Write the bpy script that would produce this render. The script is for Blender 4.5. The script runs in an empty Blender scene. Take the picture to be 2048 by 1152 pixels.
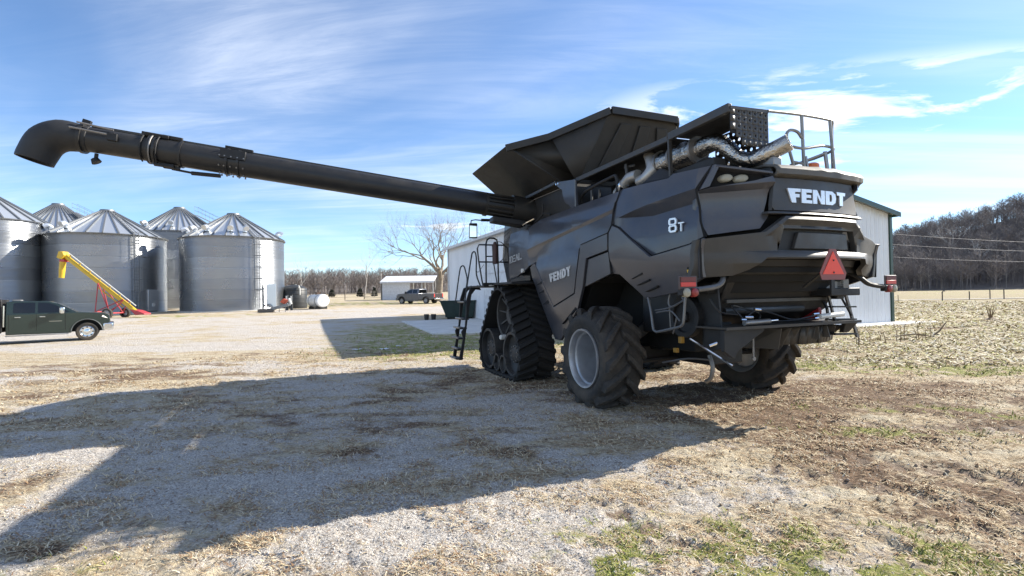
import bpy, bmesh, math, random
import numpy as np
from mathutils import Vector, Matrix, Quaternion

random.seed(7)
rng = np.random.default_rng(11)
scene = bpy.context.scene
COL = scene.collection
R = math.radians
PI = math.pi

# ------------------------------------------------------------------ camera
CAM_H = 1.7
pitch, roll = math.atan(0.012), R(1.05)
fw = Vector((0, math.cos(pitch), math.sin(pitch)))
up0 = Vector((0, -math.sin(pitch), math.cos(pitch)))
rt0 = Vector((1, 0, 0))
rt = rt0 * math.cos(roll) - up0 * math.sin(roll)
up = up0 * math.cos(roll) + rt0 * math.sin(roll)
cam_data = bpy.data.cameras.new('camera')
cam_data.sensor_fit = 'HORIZONTAL'
cam_data.sensor_width = 36.0
cam_data.lens = 36.0 * 1000 / 2048
cam_data.clip_start = 0.05
cam_data.clip_end = 6000
cam = bpy.data.objects.new('camera', cam_data)
COL.objects.link(cam)
cam.matrix_world = Matrix(((rt.x, up.x, -fw.x, 0), (rt.y, up.y, -fw.y, 0), (rt.z, up.z, -fw.z, CAM_H), (0, 0, 0, 1)))
scene.camera = cam

# ------------------------------------------------------------------ sun, sky, exposure
SUN_EL = R(30)
SUN_H = Vector((0.921, 0.391, 0)).normalized()          # horizontal direction towards the sun
sun_dir = SUN_H * math.cos(SUN_EL) + Vector((0, 0, math.sin(SUN_EL)))
sd = bpy.data.lights.new('sun', 'SUN')
sd.energy = 5.0
sd.angle = R(0.53)
sd.color = (1.0, 0.93, 0.82)
sun = bpy.data.objects.new('sun', sd)
COL.objects.link(sun)
sun.rotation_euler = (-sun_dir).to_track_quat('-Z', 'Y').to_euler()
sun.location = (20, 10, 30)

world = bpy.data.worlds.new('World')
scene.world = world
world.use_nodes = True
wn, wl = world.node_tree.nodes, world.node_tree.links
wn.clear()
w_out = wn.new('ShaderNodeOutputWorld')
w_bg = wn.new('ShaderNodeBackground')
w_bg.inputs['Strength'].default_value = 0.108
sky = wn.new('ShaderNodeTexSky')
sky.sky_type = 'NISHITA'
sky.sun_disc = False
sky.sun_elevation = SUN_EL
sky.sun_rotation = math.atan2(SUN_H.x, SUN_H.y)
sky.altitude = 150
sky.air_density = 0.8
sky.dust_density = 0.05
sky.ozone_density = 3.5
geo = wn.new('ShaderNodeTexCoord')


def wmath(op, a, b=None, clamp=False):
    n = wn.new('ShaderNodeMath')
    n.operation = op
    n.use_clamp = clamp
    for i, v in enumerate((a, b)):
        if v is None:
            continue
        if isinstance(v, (int, float)):
            n.inputs[i].default_value = v
        else:
            wl.new(v, n.inputs[i])
    return n.outputs[0]


sep = wn.new('ShaderNodeSeparateXYZ')
wl.new(geo.outputs['Generated'], sep.inputs[0])
zc = wmath('MAXIMUM', sep.outputs['Z'], 0.02)
zc = wmath('ADD', zc, 0.06)
px = wmath('DIVIDE', sep.outputs['X'], zc)
py = wmath('DIVIDE', sep.outputs['Y'], zc)
comb = wn.new('ShaderNodeCombineXYZ')
wl.new(px, comb.inputs[0])
wl.new(py, comb.inputs[1])


def cloud_layer(rot, scale, nscale, detail, rough, lo, hi, dist, off):
    mp = wn.new('ShaderNodeMapping')
    mp.inputs['Rotation'].default_value = (0, 0, rot)
    mp.inputs['Scale'].default_value = scale
    mp.inputs['Location'].default_value = off
    wl.new(comb.outputs[0], mp.inputs[0])
    nz = wn.new('ShaderNodeTexNoise')
    nz.inputs['Scale'].default_value = nscale
    nz.inputs['Detail'].default_value = detail
    nz.inputs['Roughness'].default_value = rough
    nz.inputs['Distortion'].default_value = dist
    wl.new(mp.outputs[0], nz.inputs['Vector'])
    rp = wn.new('ShaderNodeMapRange')
    rp.interpolation_type = 'SMOOTHSTEP'
    rp.inputs['From Min'].default_value = lo
    rp.inputs['From Max'].default_value = hi
    wl.new(nz.outputs['Fac'], rp.inputs['Value'])
    return rp.outputs['Result']


c_veil = cloud_layer(R(60), (0.55, 0.9, 1), 0.30, 5, 0.55, 0.40, 0.68, 0.6, (3.2, 2.7, 0))
c_fibre = cloud_layer(R(36), (0.22, 1.3, 1), 2.2, 9, 0.68, 0.34, 0.72, 1.6, (0.4, 5.2, 0))
c_puffm = cloud_layer(R(49), (0.5, 1.0, 1), 0.42, 3, 0.5, 0.54, 0.62, 0.2, (12.6, 4.4, 0))
c_puff = cloud_layer(R(49), (0.55, 1.0, 1), 2.6, 9, 0.60, 0.49, 0.60, 0.45, (7.4, 4.2, 0))
c_streak = cloud_layer(R(50), (0.09, 1.5, 1), 0.55, 6, 0.55, 0.50, 0.66, 0.35, (1.1, 1.4, 0))
m1 = wmath('MULTIPLY', c_veil, wmath('ADD', wmath('MULTIPLY', c_fibre, 0.42), 0.26))
m3 = wmath('MULTIPLY', wmath('MULTIPLY', c_puff, c_puffm), 0.8)
m4 = wmath('MULTIPLY', c_streak, 0.42)
msum = wmath('MAXIMUM', m3, wmath('ADD', m1, m4))
msum = wmath('MINIMUM', msum, 0.92)
hsv = wn.new('ShaderNodeHueSaturation')
hsv.inputs['Saturation'].default_value = 1.06
wl.new(sky.outputs[0], hsv.inputs['Color'])
mixc = wn.new('ShaderNodeMix')
mixc.data_type = 'RGBA'
wl.new(msum, mixc.inputs['Factor'])
wl.new(hsv.outputs[0], mixc.inputs['A'])
mixc.inputs['B'].default_value = (5.6, 5.9, 6.4, 1)
wl.new(mixc.outputs['Result'], w_bg.inputs['Color'])
wl.new(w_bg.outputs[0], w_out.inputs[0])

scene.view_settings.view_transform = 'Standard'
scene.view_settings.look = 'None'
scene.view_settings.gamma = 1
scene.view_settings.use_curve_mapping = False
scene.view_settings.exposure = 1.12

# ------------------------------------------------------------------ materials
MATS = {}


def mat(name, col, rough=0.5, metal=0.0, col2=None, scale=4.0, var=0.5, bump=0.0, bscale=40.0, coat=0.0,
        dust=None, dustamt=0.0, emit=None, rvar=0.0, objrand=0.0, spec=None):
    if name in MATS:
        return MATS[name]
    m = bpy.data.materials.new(name)
    m.use_nodes = True
    nt = m.node_tree
    N, L = nt.nodes, nt.links
    b = N['Principled BSDF']
    b.inputs['Roughness'].default_value = rough
    b.inputs['Metallic'].default_value = metal
    if coat:
        b.inputs['Coat Weight'].default_value = coat
        b.inputs['Coat Roughness'].default_value = 0.12
    if spec is not None:
        b.inputs['Specular IOR Level'].default_value = spec
    tc = N.new('ShaderNodeTexCoord')
    nz = N.new('ShaderNodeTexNoise')
    nz.inputs['Scale'].default_value = scale
    nz.inputs['Detail'].default_value = 7
    nz.inputs['Roughness'].default_value = 0.6
    L.new(tc.outputs['Object'], nz.inputs['Vector'])
    c2 = col2 or tuple(c * (1 - var * 0.45) for c in col)
    rp = N.new('ShaderNodeMapRange')
    rp.inputs['From Min'].default_value = 0.35
    rp.inputs['From Max'].default_value = 0.65
    L.new(nz.outputs['Fac'], rp.inputs['Value'])
    mx = N.new('ShaderNodeMix')
    mx.data_type = 'RGBA'
    mx.inputs['A'].default_value = (*col, 1)
    mx.inputs['B'].default_value = (*c2, 1)
    L.new(rp.outputs[0], mx.inputs['Factor'])
    last = mx.outputs['Result']
    if objrand:
        oi = N.new('ShaderNodeObjectInfo')
        mr = N.new('ShaderNodeMapRange')
        mr.inputs['To Min'].default_value = 1 - objrand
        mr.inputs['To Max'].default_value = 1 + objrand
        L.new(oi.outputs['Random'], mr.inputs['Value'])
        ml = N.new('ShaderNodeMix')
        ml.data_type = 'RGBA'
        ml.blend_type = 'MULTIPLY'
        ml.inputs['Factor'].default_value = 1
        L.new(last, ml.inputs['A'])
        L.new(mr.outputs[0], ml.inputs['B'])
        last = ml.outputs['Result']
    if dust:
        n2 = N.new('ShaderNodeTexNoise')
        n2.inputs['Scale'].default_value = 2.3
        n2.inputs['Detail'].default_value = 9
        n2.inputs['Roughness'].default_value = 0.72
        L.new(tc.outputs['Object'], n2.inputs['Vector'])
        r2 = N.new('ShaderNodeMapRange')
        r2.inputs['From Min'].default_value = 0.42
        r2.inputs['From Max'].default_value = 0.75
        r2.inputs['To Max'].default_value = dustamt
        L.new(n2.outputs['Fac'], r2.inputs['Value'])
        m2_ = N.new('ShaderNodeMix')
        m2_.data_type = 'RGBA'
        L.new(r2.outputs[0], m2_.inputs['Factor'])
        L.new(last, m2_.inputs['A'])
        m2_.inputs['B'].default_value = (*dust, 1)
        last = m2_.outputs['Result']
        r3 = N.new('ShaderNodeMapRange')
        r3.inputs['From Max'].default_value = max(dustamt, .01)
        r3.inputs['To Min'].default_value = rough
        r3.inputs['To Max'].default_value = min(1, rough + 0.3)
        L.new(r2.outputs[0], r3.inputs['Value'])
        L.new(r3.outputs[0], b.inputs['Roughness'])
    elif rvar:
        r3 = N.new('ShaderNodeMapRange')
        r3.inputs['To Min'].default_value = max(0, rough - rvar)
        r3.inputs['To Max'].default_value = min(1, rough + rvar)
        L.new(nz.outputs['Fac'], r3.inputs['Value'])
        L.new(r3.outputs[0], b.inputs['Roughness'])
    L.new(last, b.inputs['Base Color'])
    if bump:
        n3 = N.new('ShaderNodeTexNoise')
        n3.inputs['Scale'].default_value = bscale
        n3.inputs['Detail'].default_value = 4
        L.new(tc.outputs['Object'], n3.inputs['Vector'])
        bp = N.new('ShaderNodeBump')
        bp.inputs['Strength'].default_value = bump
        bp.inputs['Distance'].default_value = 0.02
        L.new(n3.outputs['Fac'], bp.inputs['Height'])
        L.new(bp.outputs[0], b.inputs['Normal'])
    if emit:
        b.inputs['Emission Color'].default_value = (*emit[0], 1)
        b.inputs['Emission Strength'].default_value = emit[1]
    MATS[name] = m
    return m


def glass(name, col, rough=0.03):
    m = mat(name, col, rough, var=0.0)
    m.node_tree.nodes['Principled BSDF'].inputs['Specular IOR Level'].default_value = 0.8
    return m


DUST = (0.20, 0.165, 0.12)
PAINT = mat('charcoal_paint', (0.058, 0.061, 0.074), 0.30, 0.30, scale=1.5, var=0.3, coat=0.4, dust=DUST, dustamt=0.17)
PLASTIC = mat('dark_plastic', (0.048, 0.047, 0.045), 0.45, dust=DUST, dustamt=0.12, bump=0.05, bscale=200)
BLACK = mat('black_steel', (0.012, 0.012, 0.013), 0.55, dust=DUST, dustamt=0.05)
DEEP = mat('black_interior', (0.006, 0.006, 0.006), 0.85)
TANKM = mat('tank_sheet', (0.030, 0.028, 0.025), 0.5, 0.2, dust=DUST, dustamt=0.10, rvar=0.1)
RUBBER = mat('rubber', (0.026, 0.024, 0.022), 0.8, dust=(0.17, 0.135, 0.10), dustamt=0.55, bump=0.25, bscale=60, scale=3)
RUBBER_T = mat('track_rubber', (0.013, 0.013, 0.013), 0.75, dust=(0.11, 0.09, 0.07), dustamt=0.14, bump=0.2, bscale=60)
RIM = mat('silver_rim', (0.42, 0.43, 0.45), 0.38, 0.65, dust=DUST, dustamt=0.15)
TUBEM = mat('tube_black', (0.016, 0.016, 0.017), 0.45)
TUBEG = mat('grey_tube', (0.16, 0.16, 0.16), 0.4, 0.4)
FOIL = mat('heat_foil', (0.48, 0.46, 0.43), 0.27, 1.0, scale=9, var=0.7, bump=0.9, bscale=28)
CHROME = mat('chrome', (0.75, 0.76, 0.78), 0.12, 1.0, var=0.1)
LETTER = mat('silver_letters', (0.74, 0.75, 0.77), 0.30, 0.55, var=0.15)
LETTER_D = mat('worn_letters', (0.62, 0.62, 0.63), 0.4, 0.3, col2=(0.36, 0.36, 0.36), scale=14)
RED = mat('red_reflector', (0.60, 0.045, 0.035), 0.35, var=0.2)
REDL = mat('red_lens', (0.26, 0.025, 0.022), 0.35, var=0.3)
SMVR = mat('smv_orange_red', (0.85, 0.07, 0.035), 0.5, var=0.15, scale=9)
SMVB = mat('smv_border', (0.22, 0.045, 0.04), 0.45, var=0.2)
AMBER = mat('amber', (0.75, 0.16, 0.03), 0.25)
YELLOWS = mat('yellow_sticker', (0.80, 0.50, 0.03), 0.5)
LAMPW = mat('lamp_lens', (0.70, 0.69, 0.64), 0.25, var=0.2)
LAMPB = mat('beige_lens', (0.33, 0.31, 0.24), 0.3, var=0.3)
GREASE = mat('steel_bare', (0.30, 0.29, 0.28), 0.45, 0.8, dust=DUST, dustamt=0.2)
MIRRORM = mat('mirror_glass', (0.8, 0.82, 0.84), 0.03, 1.0, var=0.0)
CABGLASS = glass('cab_glass', (0.01, 0.012, 0.012))


# ------------------------------------------------------------------ mesh helpers
class MB:
    def __init__(self):
        self.v, self.f = [], []

    def add(self, vs, fs):
        o = len(self.v)
        self.v += [tuple(p) for p in vs]
        self.f += [tuple(i + o for i in f) for f in fs]
        return self

    def box(self, x0, x1, y0, y1, z0, z1):
        x0, x1 = sorted((x0, x1)); y0, y1 = sorted((y0, y1)); z0, z1 = sorted((z0, z1))
        v = [(x, y, z) for x in (x0, x1) for y in (y0, y1) for z in (z0, z1)]
        return self.add(v, [(0, 1, 3, 2), (4, 6, 7, 5), (0, 4, 5, 1), (2, 3, 7, 6), (0, 2, 6, 4), (1, 5, 7, 3)])

    def bar(self, p, q, w, h, upv=(0, 0, 1)):
        p, q = Vector(p), Vector(q)
        d = (q - p).normalized()
        u = Vector(upv)
        if abs(d.dot(u)) > 0.98:
            u = Vector((1, 0, 0))
        s = d.cross(u).normalized()
        t = s.cross(d).normalized()
        v = []
        for c in (p, q):
            for a, b in ((-1, -1), (1, -1), (1, 1), (-1, 1)):
                v.append(c + s * a * w / 2 + t * b * h / 2)
        return self.add(v, [(3, 2, 1, 0), (4, 5, 6, 7), (0, 1, 5, 4), (1, 2, 6, 5), (2, 3, 7, 6), (3, 0, 4, 7)])

    def tube(self, pts, r, n=8, caps=True, smooth=0):
        pts = [Vector(p) for p in pts]
        if smooth:
            pts, r = catmull(pts, r, smooth)
        rs = r if isinstance(r, (list, tuple)) else [r] * len(pts)
        vs, fs = [], []
        prev = None
        for i, p in enumerate(pts):
            a = pts[max(i - 1, 0)]
            b = pts[min(i + 1, len(pts) - 1)]
            d = (b - a).normalized()
            if prev is None:
                u = Vector((0, 0, 1)) if abs(d.z) < 0.9 else Vector((1, 0, 0))
                s = d.cross(u).normalized()
            else:
                s = (prev - d * prev.dot(d)).normalized()
            prev = s
            t = d.cross(s)
            for k in range(n):
                an = 2 * PI * k / n
                vs.append(p + (s * math.cos(an) + t * math.sin(an)) * rs[i])
        for i in range(len(pts) - 1):
            for k in range(n):
                k2 = (k + 1) % n
                fs.append((i * n + k, i * n + k2, (i + 1) * n + k2, (i + 1) * n + k))
        if caps:
            fs.append(tuple(range(n - 1, -1, -1)))
            fs.append(tuple((len(pts) - 1) * n + k for k in range(n)))
        return self.add(vs, fs)

    def lathe(self, prof, c, axis='y', n=32, closed=False):
        """prof: list of (radius, offset along axis); revolved around axis through c"""
        vs, fs = [], []
        for r_, a in prof:
            for k in range(n):
                an = 2 * PI * k / n
                x, z = r_ * math.sin(an), r_ * math.cos(an)
                if axis == 'y':
                    vs.append((c[0] + x, c[1] + a, c[2] + z))
                elif axis == 'z':
                    vs.append((c[0] + x, c[1] + z, c[2] + a))
                else:
                    vs.append((c[0] + a, c[1] + x, c[2] + z))
        m = len(prof)
        for i in range(m if closed else m - 1):
            j = (i + 1) % m
            for k in range(n):
                k2 = (k + 1) % n
                fs.append((i * n + k, i * n + k2, j * n + k2, j * n + k))
        return self.add(vs, fs)

    def disc(self, c, r, t, axis='y', n=24):
        return self.lathe([(0.0005, -t / 2), (r, -t / 2), (r, t / 2), (0.0005, t / 2)], c, axis, n)

    def prism(self, poly, vec):
        vec = Vector(vec)
        a = [Vector(p) for p in poly]
        b = [p + vec for p in a]
        n = len(a)
        return self.add(a + b, [tuple(range(n - 1, -1, -1)), tuple(range(n, 2 * n))] +
                        [(i, (i + 1) % n, n + (i + 1) % n, n + i) for i in range(n)])

    def build(self, name, m, parent=None, angle=35, bevel=0, seg=2, kind=None, fix=True):
        me = bpy.data.meshes.new(name)
        me.from_pydata([tuple(p) for p in self.v], [], self.f)
        if fix:
            bm = bmesh.new()
            bm.from_mesh(me)
            bmesh.ops.recalc_face_normals(bm, faces=bm.faces)
            bm.to_mesh(me)
            bm.free()
        return finish(name, me, m, parent, angle, bevel, seg, kind)


def catmull(pts, r, k):
    n = len(pts)
    rs = r if isinstance(r, (list, tuple)) else [r] * n
    op, orr = [], []
    for i in range(n - 1):
        p0, p1, p2, p3 = pts[max(i - 1, 0)], pts[i], pts[i + 1], pts[min(i + 2, n - 1)]
        for j in range(k):
            t = j / k
            op.append(0.5 * ((2 * p1) + (p2 - p0) * t + (2 * p0 - 5 * p1 + 4 * p2 - p3) * t * t +
                             (3 * p1 - p0 - 3 * p2 + p3) * t ** 3))
            orr.append(rs[i] * (1 - t) + rs[i + 1] * t)
    op.append(pts[-1]); orr.append(rs[-1])
    return op, orr


def finish(name, me, m, parent=None, angle=35, bevel=0, seg=2, kind=None):
    if angle:
        me.polygons.foreach_set('use_smooth', [True] * len(me.polygons))
        me.set_sharp_from_angle(angle=R(angle))
    o = bpy.data.objects.new(name, me)
    if m:
        me.materials.append(m)
    COL.objects.link(o)
    if parent:
        o.parent = parent
    if bevel:
        md = o.modifiers.new('bevel', 'BEVEL')
        md.width = bevel
        md.segments = seg
        md.limit_method = 'ANGLE'
        md.angle_limit = R(35)
    if kind:
        o['kind'] = kind
    return o


def place(name, me, parent, mw, m=None):
    """another object on shared mesh data"""
    o = bpy.data.objects.new(name, me)
    COL.objects.link(o)
    o.parent = parent
    o.matrix_local = mw
    return o


def thing(name, label, cat, loc=(0, 0, 0), rz=0, group=None, scale=1):
    o = bpy.data.objects.new(name, None)
    o.empty_display_size = 0.3
    COL.objects.link(o)
    o.location = loc
    o.rotation_euler = (0, 0, rz)
    o.scale = (scale,) * 3
    return tag(o, label, cat, group)


def tag(o, label, cat, group=None):
    o['label'] = label
    o['category'] = cat
    if group:
        o['group'] = group
    return o


def panel(name, polys, cuts, fn, m, parent, thick=0.05, angle=28, bevel=0.006):
    """sheet whose outline is given in 2D, folded along the cut lines and carried into space by fn(p, q, depth)"""
    bm = bmesh.new()
    for poly in polys:
        bm.faces.new([bm.verts.new((p[0], p[1], 0)) for p in poly])
    bmesh.ops.remove_doubles(bm, verts=bm.verts, dist=0.001)
    for (a, b) in cuts:
        d = Vector((b[0] - a[0], b[1] - a[1], 0))
        no = Vector((-d.y, d.x, 0)).normalized()
        bmesh.ops.bisect_plane(bm, geom=bm.verts[:] + bm.edges[:] + bm.faces[:], plane_co=(a[0], a[1], 0), plane_no=no, dist=1e-4)
    bmesh.ops.remove_doubles(bm, verts=bm.verts, dist=0.0005)
    bmesh.ops.triangulate(bm, faces=bm.faces)
    src = [(v.co.x, v.co.y) for v in bm.verts]
    bm.verts.index_update()
    n = len(src)
    fcs = [tuple(v.index for v in f.verts) for f in bm.faces]
    bnd = []
    for e in bm.edges:
        if len(e.link_faces) == 1:
            l = e.link_loops[0]
            bnd.append((l.vert.index, l.link_loop_next.vert.index))
    bm.free()
    mb = MB()
    mb.v = [tuple(fn(p, q, 0.0)) for p, q in src] + [tuple(fn(p, q, thick)) for p, q in src]
    mb.f = fcs + [tuple(i + n for i in reversed(f)) for f in fcs] + [(b, a, a + n, b + n) for a, b in bnd]
    return mb.build(name, m, parent, angle, bevel, 2)


def interp(x, xs, ys):
    return float(np.interp(x, xs, ys))


# ------------------------------------------------------------------ noise for terrain
def _hash(ix, iy, seed):
    h = (ix.astype(np.int64) * 374761393 + iy.astype(np.int64) * 668265263 + seed * 974634777) & 0x7fffffff
    h = ((h ^ (h >> 13)) * 1274126177) & 0x7fffffff
    return ((h ^ (h >> 16)) & 0xffffff) / float(0xffffff)


def vnoise(x, y, seed=0):
    x = np.asarray(x, float); y = np.asarray(y, float)
    ix, iy = np.floor(x), np.floor(y)
    fx, fy = x - ix, y - iy
    fx = fx * fx * (3 - 2 * fx); fy = fy * fy * (3 - 2 * fy)
    a = _hash(ix, iy, seed); b = _hash(ix + 1, iy, seed); c = _hash(ix, iy + 1, seed); d = _hash(ix + 1, iy + 1, seed)
    return (a * (1 - fx) + b * fx) * (1 - fy) + (c * (1 - fx) + d * fx) * fy


def fbm(x, y, seed=0, o=4):
    s = 0; a = 0.5; t = 0
    for i in range(o):
        s = s + a * vnoise(x * 2 ** i + i * 17.3, y * 2 ** i - i * 9.1, seed + i)
        t += a
        a *= 0.5
    return s / t


def sstep(x, a, b):
    t = np.clip((x - a) / (b - a), 0, 1)
    return t * t * (3 - 2 * t)


RUTS = [((2.2, 4.9), (4.2, 3.4), 0.16, 0.025), ((2.9, 5.2), (5.2, 3.9), 0.18, 0.022),
        ((3.0, 3.6), (5.0, 2.6), 0.14, 0.028), ((3.9, 6.4), (8.0, 5.6), 0.20, 0.03), ((0.62, 4.1), (1.25, 3.2), 0.10, 0.022)]


def big_terrain(x, y):
    q = x / np.maximum(np.abs(y), 1.0)
    k = 0.018 - 0.017 * sstep(q, -0.05, 0.55)
    d = y - 25.0
    sp = np.where(d > 60, d, np.log1p(np.exp(np.clip(d, -80, 60) / 4.0)) * 4.0)
    return np.minimum(k * sp, 4.0 * k / 0.018) * (y > -20)


def rut_mask(x, y):
    out = np.zeros_like(x)
    dep = np.zeros_like(x)
    for (a, b, w, d) in RUTS:
        ax, ay = a; bx, by = b
        L = math.hypot(bx - ax, by - ay)
        ux, uy = (bx - ax) / L, (by - ay) / L
        t = (x - ax) * ux + (y - ay) * uy
        s = (x - ax) * -uy + (y - ay) * ux
        e = sstep(t, -0.1, 0.25) * (1 - sstep(t, L - 0.25, L + 0.1))
        lug = 0.55 + 0.45 * np.sign(np.sin((t + np.abs(s) * 0.6) * 2 * PI / 0.27))
        g = np.exp(-(s / w) ** 2) * e * lug * (0.5 + fbm(x * 2.2, y * 2.2, 91, 2))
        out = np.maximum(out, g)
        dep += -d * g + 0.6 * d * np.exp(-((np.abs(s) - w * 1.5) / (w * 0.45)) ** 2) * e * (0.3 + vnoise(x * 7, y * 7, 5))
    return out, dep


def ground_z(x, y):
    x = np.asarray(x, float); y = np.asarray(y, float)
    r = np.hypot(x, y)
    z = big_terrain(x, y)
    near = 1 - sstep(r, 9, 30)
    z = z + near * (0.05 * (fbm(x * 0.8, y * 0.8, 3, 3) - 0.5) + 0.035 * (fbm(x * 3.2, y * 3.2, 4, 3) - 0.5))
    rough = sstep(x, 0.5, 3.5) * near
    z = z + rough * 0.05 * (fbm(x * 5.5, y * 5.5, 8, 3) - 0.5) + near * (0.030 * (vnoise(x * 13, y * 13, 6) - 0.5) + 0.016 * (vnoise(x * 29, y * 29, 7) - 0.5))
    z = z + rut_mask(x, y)[1]
    z = z + (r > 30) * 0.12 * (fbm(x * 0.12, y * 0.12, 13, 3) - 0.5) * sstep(r, 30, 70)
    return z


def gz(x, y):
    return float(ground_z(np.array([x]), np.array([y]))[0])

# ------------------------------------------------------------------ ground
def blob(x, y, cx, cy, rx, ry, ang=0.0):
    c, s = math.cos(ang), math.sin(ang)
    dx, dy = x - cx, y - cy
    a = (dx * c + dy * s) / rx
    b = (-dx * s + dy * c) / ry
    return np.exp(-(a * a + b * b))


def zones(x, y):
    n1 = fbm(x * 0.35, y * 0.35, 21, 4)
    n2 = fbm(x * 0.9 + 5, y * 1.6, 22, 4)
    n3 = fbm(x * 1.3, y * 2.2, 23, 4)
    left = 1 - sstep(x, 0.5, 4.0)
    near = 1 - sstep(y, 13, 17)
    drive = sstep(y, 15.5, 18.5) * (1 - sstep(y + 0.12 * x, 35, 42)) * (1 - sstep(x + 0.45 * (y - 16), -1.0, 4.0))
    far_drive = blob(x, y, -14, 50, 16, 5, 0.2) + blob(x, y, -8, 43, 9, 5, 0.3)
    gravel = near * (0.12 + 0.22 * left) + 0.60 * drive + 0.75 * np.minimum(far_drive, 1)
    gravel = gravel - 0.7 * blob(x, y, -1.8, 16.8, 4.0, 3.2, 0.3) - 0.5 * blob(x, y, -4, 24, 4, 6, 0.35)
    gravel = gravel + 0.30 * blob(x, y, -4.2, 5.2, 2.2, 1.4, 0.2) + 0.25 * blob(x, y, 0.2, 3.3, 2.2, 0.7, -0.3)
    gravel = gravel + 0.30 * blob(x, y, -2.5, 7.5, 3.5, 1.6, 0.1) + 0.5 * blob(x, y, -13, 17.2, 9, 0.8, -0.12) - 0.10 * blob(x, y, -11, 13.8, 7, 1.6, 0) + 0.25 * blob(x, y, -5, 12.5, 5, 1.5, 0)
    gravel = np.clip(gravel + (n1 - 0.5) * 0.7 + (n2 - 0.5) * 1.0 + (fbm(x * 2.2, y * 4.0, 29, 3) - 0.5) * 0.8, 0, 1)
    green = 1.5 * blob(x, y, 8.4, 10.4, 3.0, 0.85, -0.30) + 0.85 * blob(x, y, 1.5, 3.1, 1.2, 0.55, -0.25) + 0.75 * blob(x, y, 2.7, 3.0, 1.1, 0.5, -0.2) + 0.45 * blob(x, y, 6.0, 6.8, 2.5, 0.6, -0.2) + 0.3 * blob(x, y, 0.5, 2.9, 0.6, 0.3)
    green = green + 1.1 * blob(x, y, -1.6, 16.3, 3.6, 2.8, 0.3) + 0.9 * blob(x, y, -4.5, 24, 4.0, 6, 0.35) + 0.7 * blob(x, y, -33, 43, 16, 2.2, 0)
    green = green + 0.5 * blob(x, y, 15, 18, 6, 1.2, 0.1) + 0.5 * blob(x, y, 18, 13, 6, 1.6, 0) + 0.5 * blob(x, y, -20, 66, 22, 8, 0) + 0.30 * sstep(y, 55, 80)
    green = green + 0.35 * blob(x, y, -2.9, 3.2, 0.7, 0.3, 0.1) + 0.45 * blob(x, y, 4.6, 5.8, 1.6, 0.4, -0.3)
    cl = sstep(fbm(x * 5.2, y * 7.0, 26, 3), 0.42, 0.60)
    green = np.clip(green * (0.35 + 1.3 * n3) * (0.15 + 1.15 * cl), 0, 1)
    brown = 0.45 * blob(x, y, 5.0, 8.0, 4.0, 1.5, -0.1) + 0.4 * blob(x, y, -1.5, 5.5, 1.3, 1.0) + 0.25 * blob(x, y, 4.5, 5.5, 3.0, 1.4) + 0.35 * blob(x, y, -9, 12, 6, 1.3)
    brown = brown + 0.45 * blob(x, y, -0.9, 3.1, 0.6, 0.25) + 0.40 * blob(x, y, 17, 20.5, 8, 1.0, 0.05) + 0.06 * sstep(x, 1, 5) * near + 0.24 * near + 0.3 * blob(x, y, -2, 20, 5, 8, 0.3) + 0.3 * blob(x, y, 0.5, 8.0, 3.0, 1.6)
    brown = brown + 0.5 * blob(x, y, 0.35, 2.85, 0.4, 0.18) + 0.5 * blob(x, y, -1.3, 3.35, 0.5, 0.2)
    brown = np.clip(brown + 0.12 + (n3 - 0.52) * 1.5, 0, 1) * (1 - 0.55 * np.clip(gravel, 0, 1))
    corn = sstep(x - 0.15 * y, 4.0, 6.5) * sstep(y + 0.12 * x, 11.2, 12.8)
    corn = np.clip(corn, 0, 1)
    rut = rut_mask(x, y)[0]
    return gravel, green, brown, corn, rut


az = np.concatenate([np.arange(-PI, -1.06, 0.11), np.arange(-1.05, 1.05, 0.0064), np.arange(1.06, PI, 0.11)])
rr = [0.7]
while rr[-1] < 3500:
    r_ = rr[-1]
    rr.append(r_ * (1.0085 if r_ < 45 else (1.02 if r_ < 120 else 1.06)))
rr = np.array(rr)
A, RR = np.meshgrid(az, rr)
GX, GY = RR * np.sin(A), RR * np.cos(A)
GZ = ground_z(GX, GY)
nr, na = GX.shape
verts = np.stack([GX.ravel(), GY.ravel(), GZ.ravel()], 1)
ii = np.arange(nr * na).reshape(nr, na)
q = np.stack([ii[:-1], np.roll(ii, -1, 1)[:-1], np.roll(ii, -1, 1)[1:], ii[1:]], -1).reshape(-1, 4)
verts = np.vstack([verts, [[0, 0, 0]]])
nv = len(verts)


def np_mesh(name, V, F, cols=None):
    me = bpy.data.meshes.new(name)
    F = np.asarray(F)
    k = F.shape[1]
    me.vertices.add(len(V))
    me.vertices.foreach_set('co', np.asarray(V, np.float32).ravel())
    me.loops.add(F.size)
    me.loops.foreach_set('vertex_index', F.astype(np.int32).ravel())
    me.polygons.add(len(F))
    me.polygons.foreach_set('loop_start', np.arange(0, F.size, k, dtype=np.int32))
    me.update(calc_edges=True)
    if cols:
        for cn, arr in cols.items():
            at = me.attributes.new(cn, 'FLOAT_COLOR', 'POINT')
            at.data.foreach_set('color', np.asarray(arr, np.float32).ravel())
    me.validate()
    return me


zg, zgr, zb, zcn, zr = zones(verts[:, 0], verts[:, 1])
c1 = np.stack([zg, zgr, zb, np.ones(nv)], 1)
c2 = np.stack([zcn, zr, np.zeros(nv), np.ones(nv)], 1)
fan = np.stack([np.full(na, nv - 1), ii[0], np.roll(ii[0], -1), np.roll(ii[0], -1)], 1)
gme = np_mesh('ground', verts, q[:, ::-1], {'zone': c1, 'zone2': c2})
# fill under the camera
bm = bmesh.new(); bm.from_mesh(gme); bm.verts.ensure_lookup_table()
bm.faces.new([bm.verts[int(i)] for i in ii[0]][::-1])
bm.to_mesh(gme); bm.free()

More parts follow.
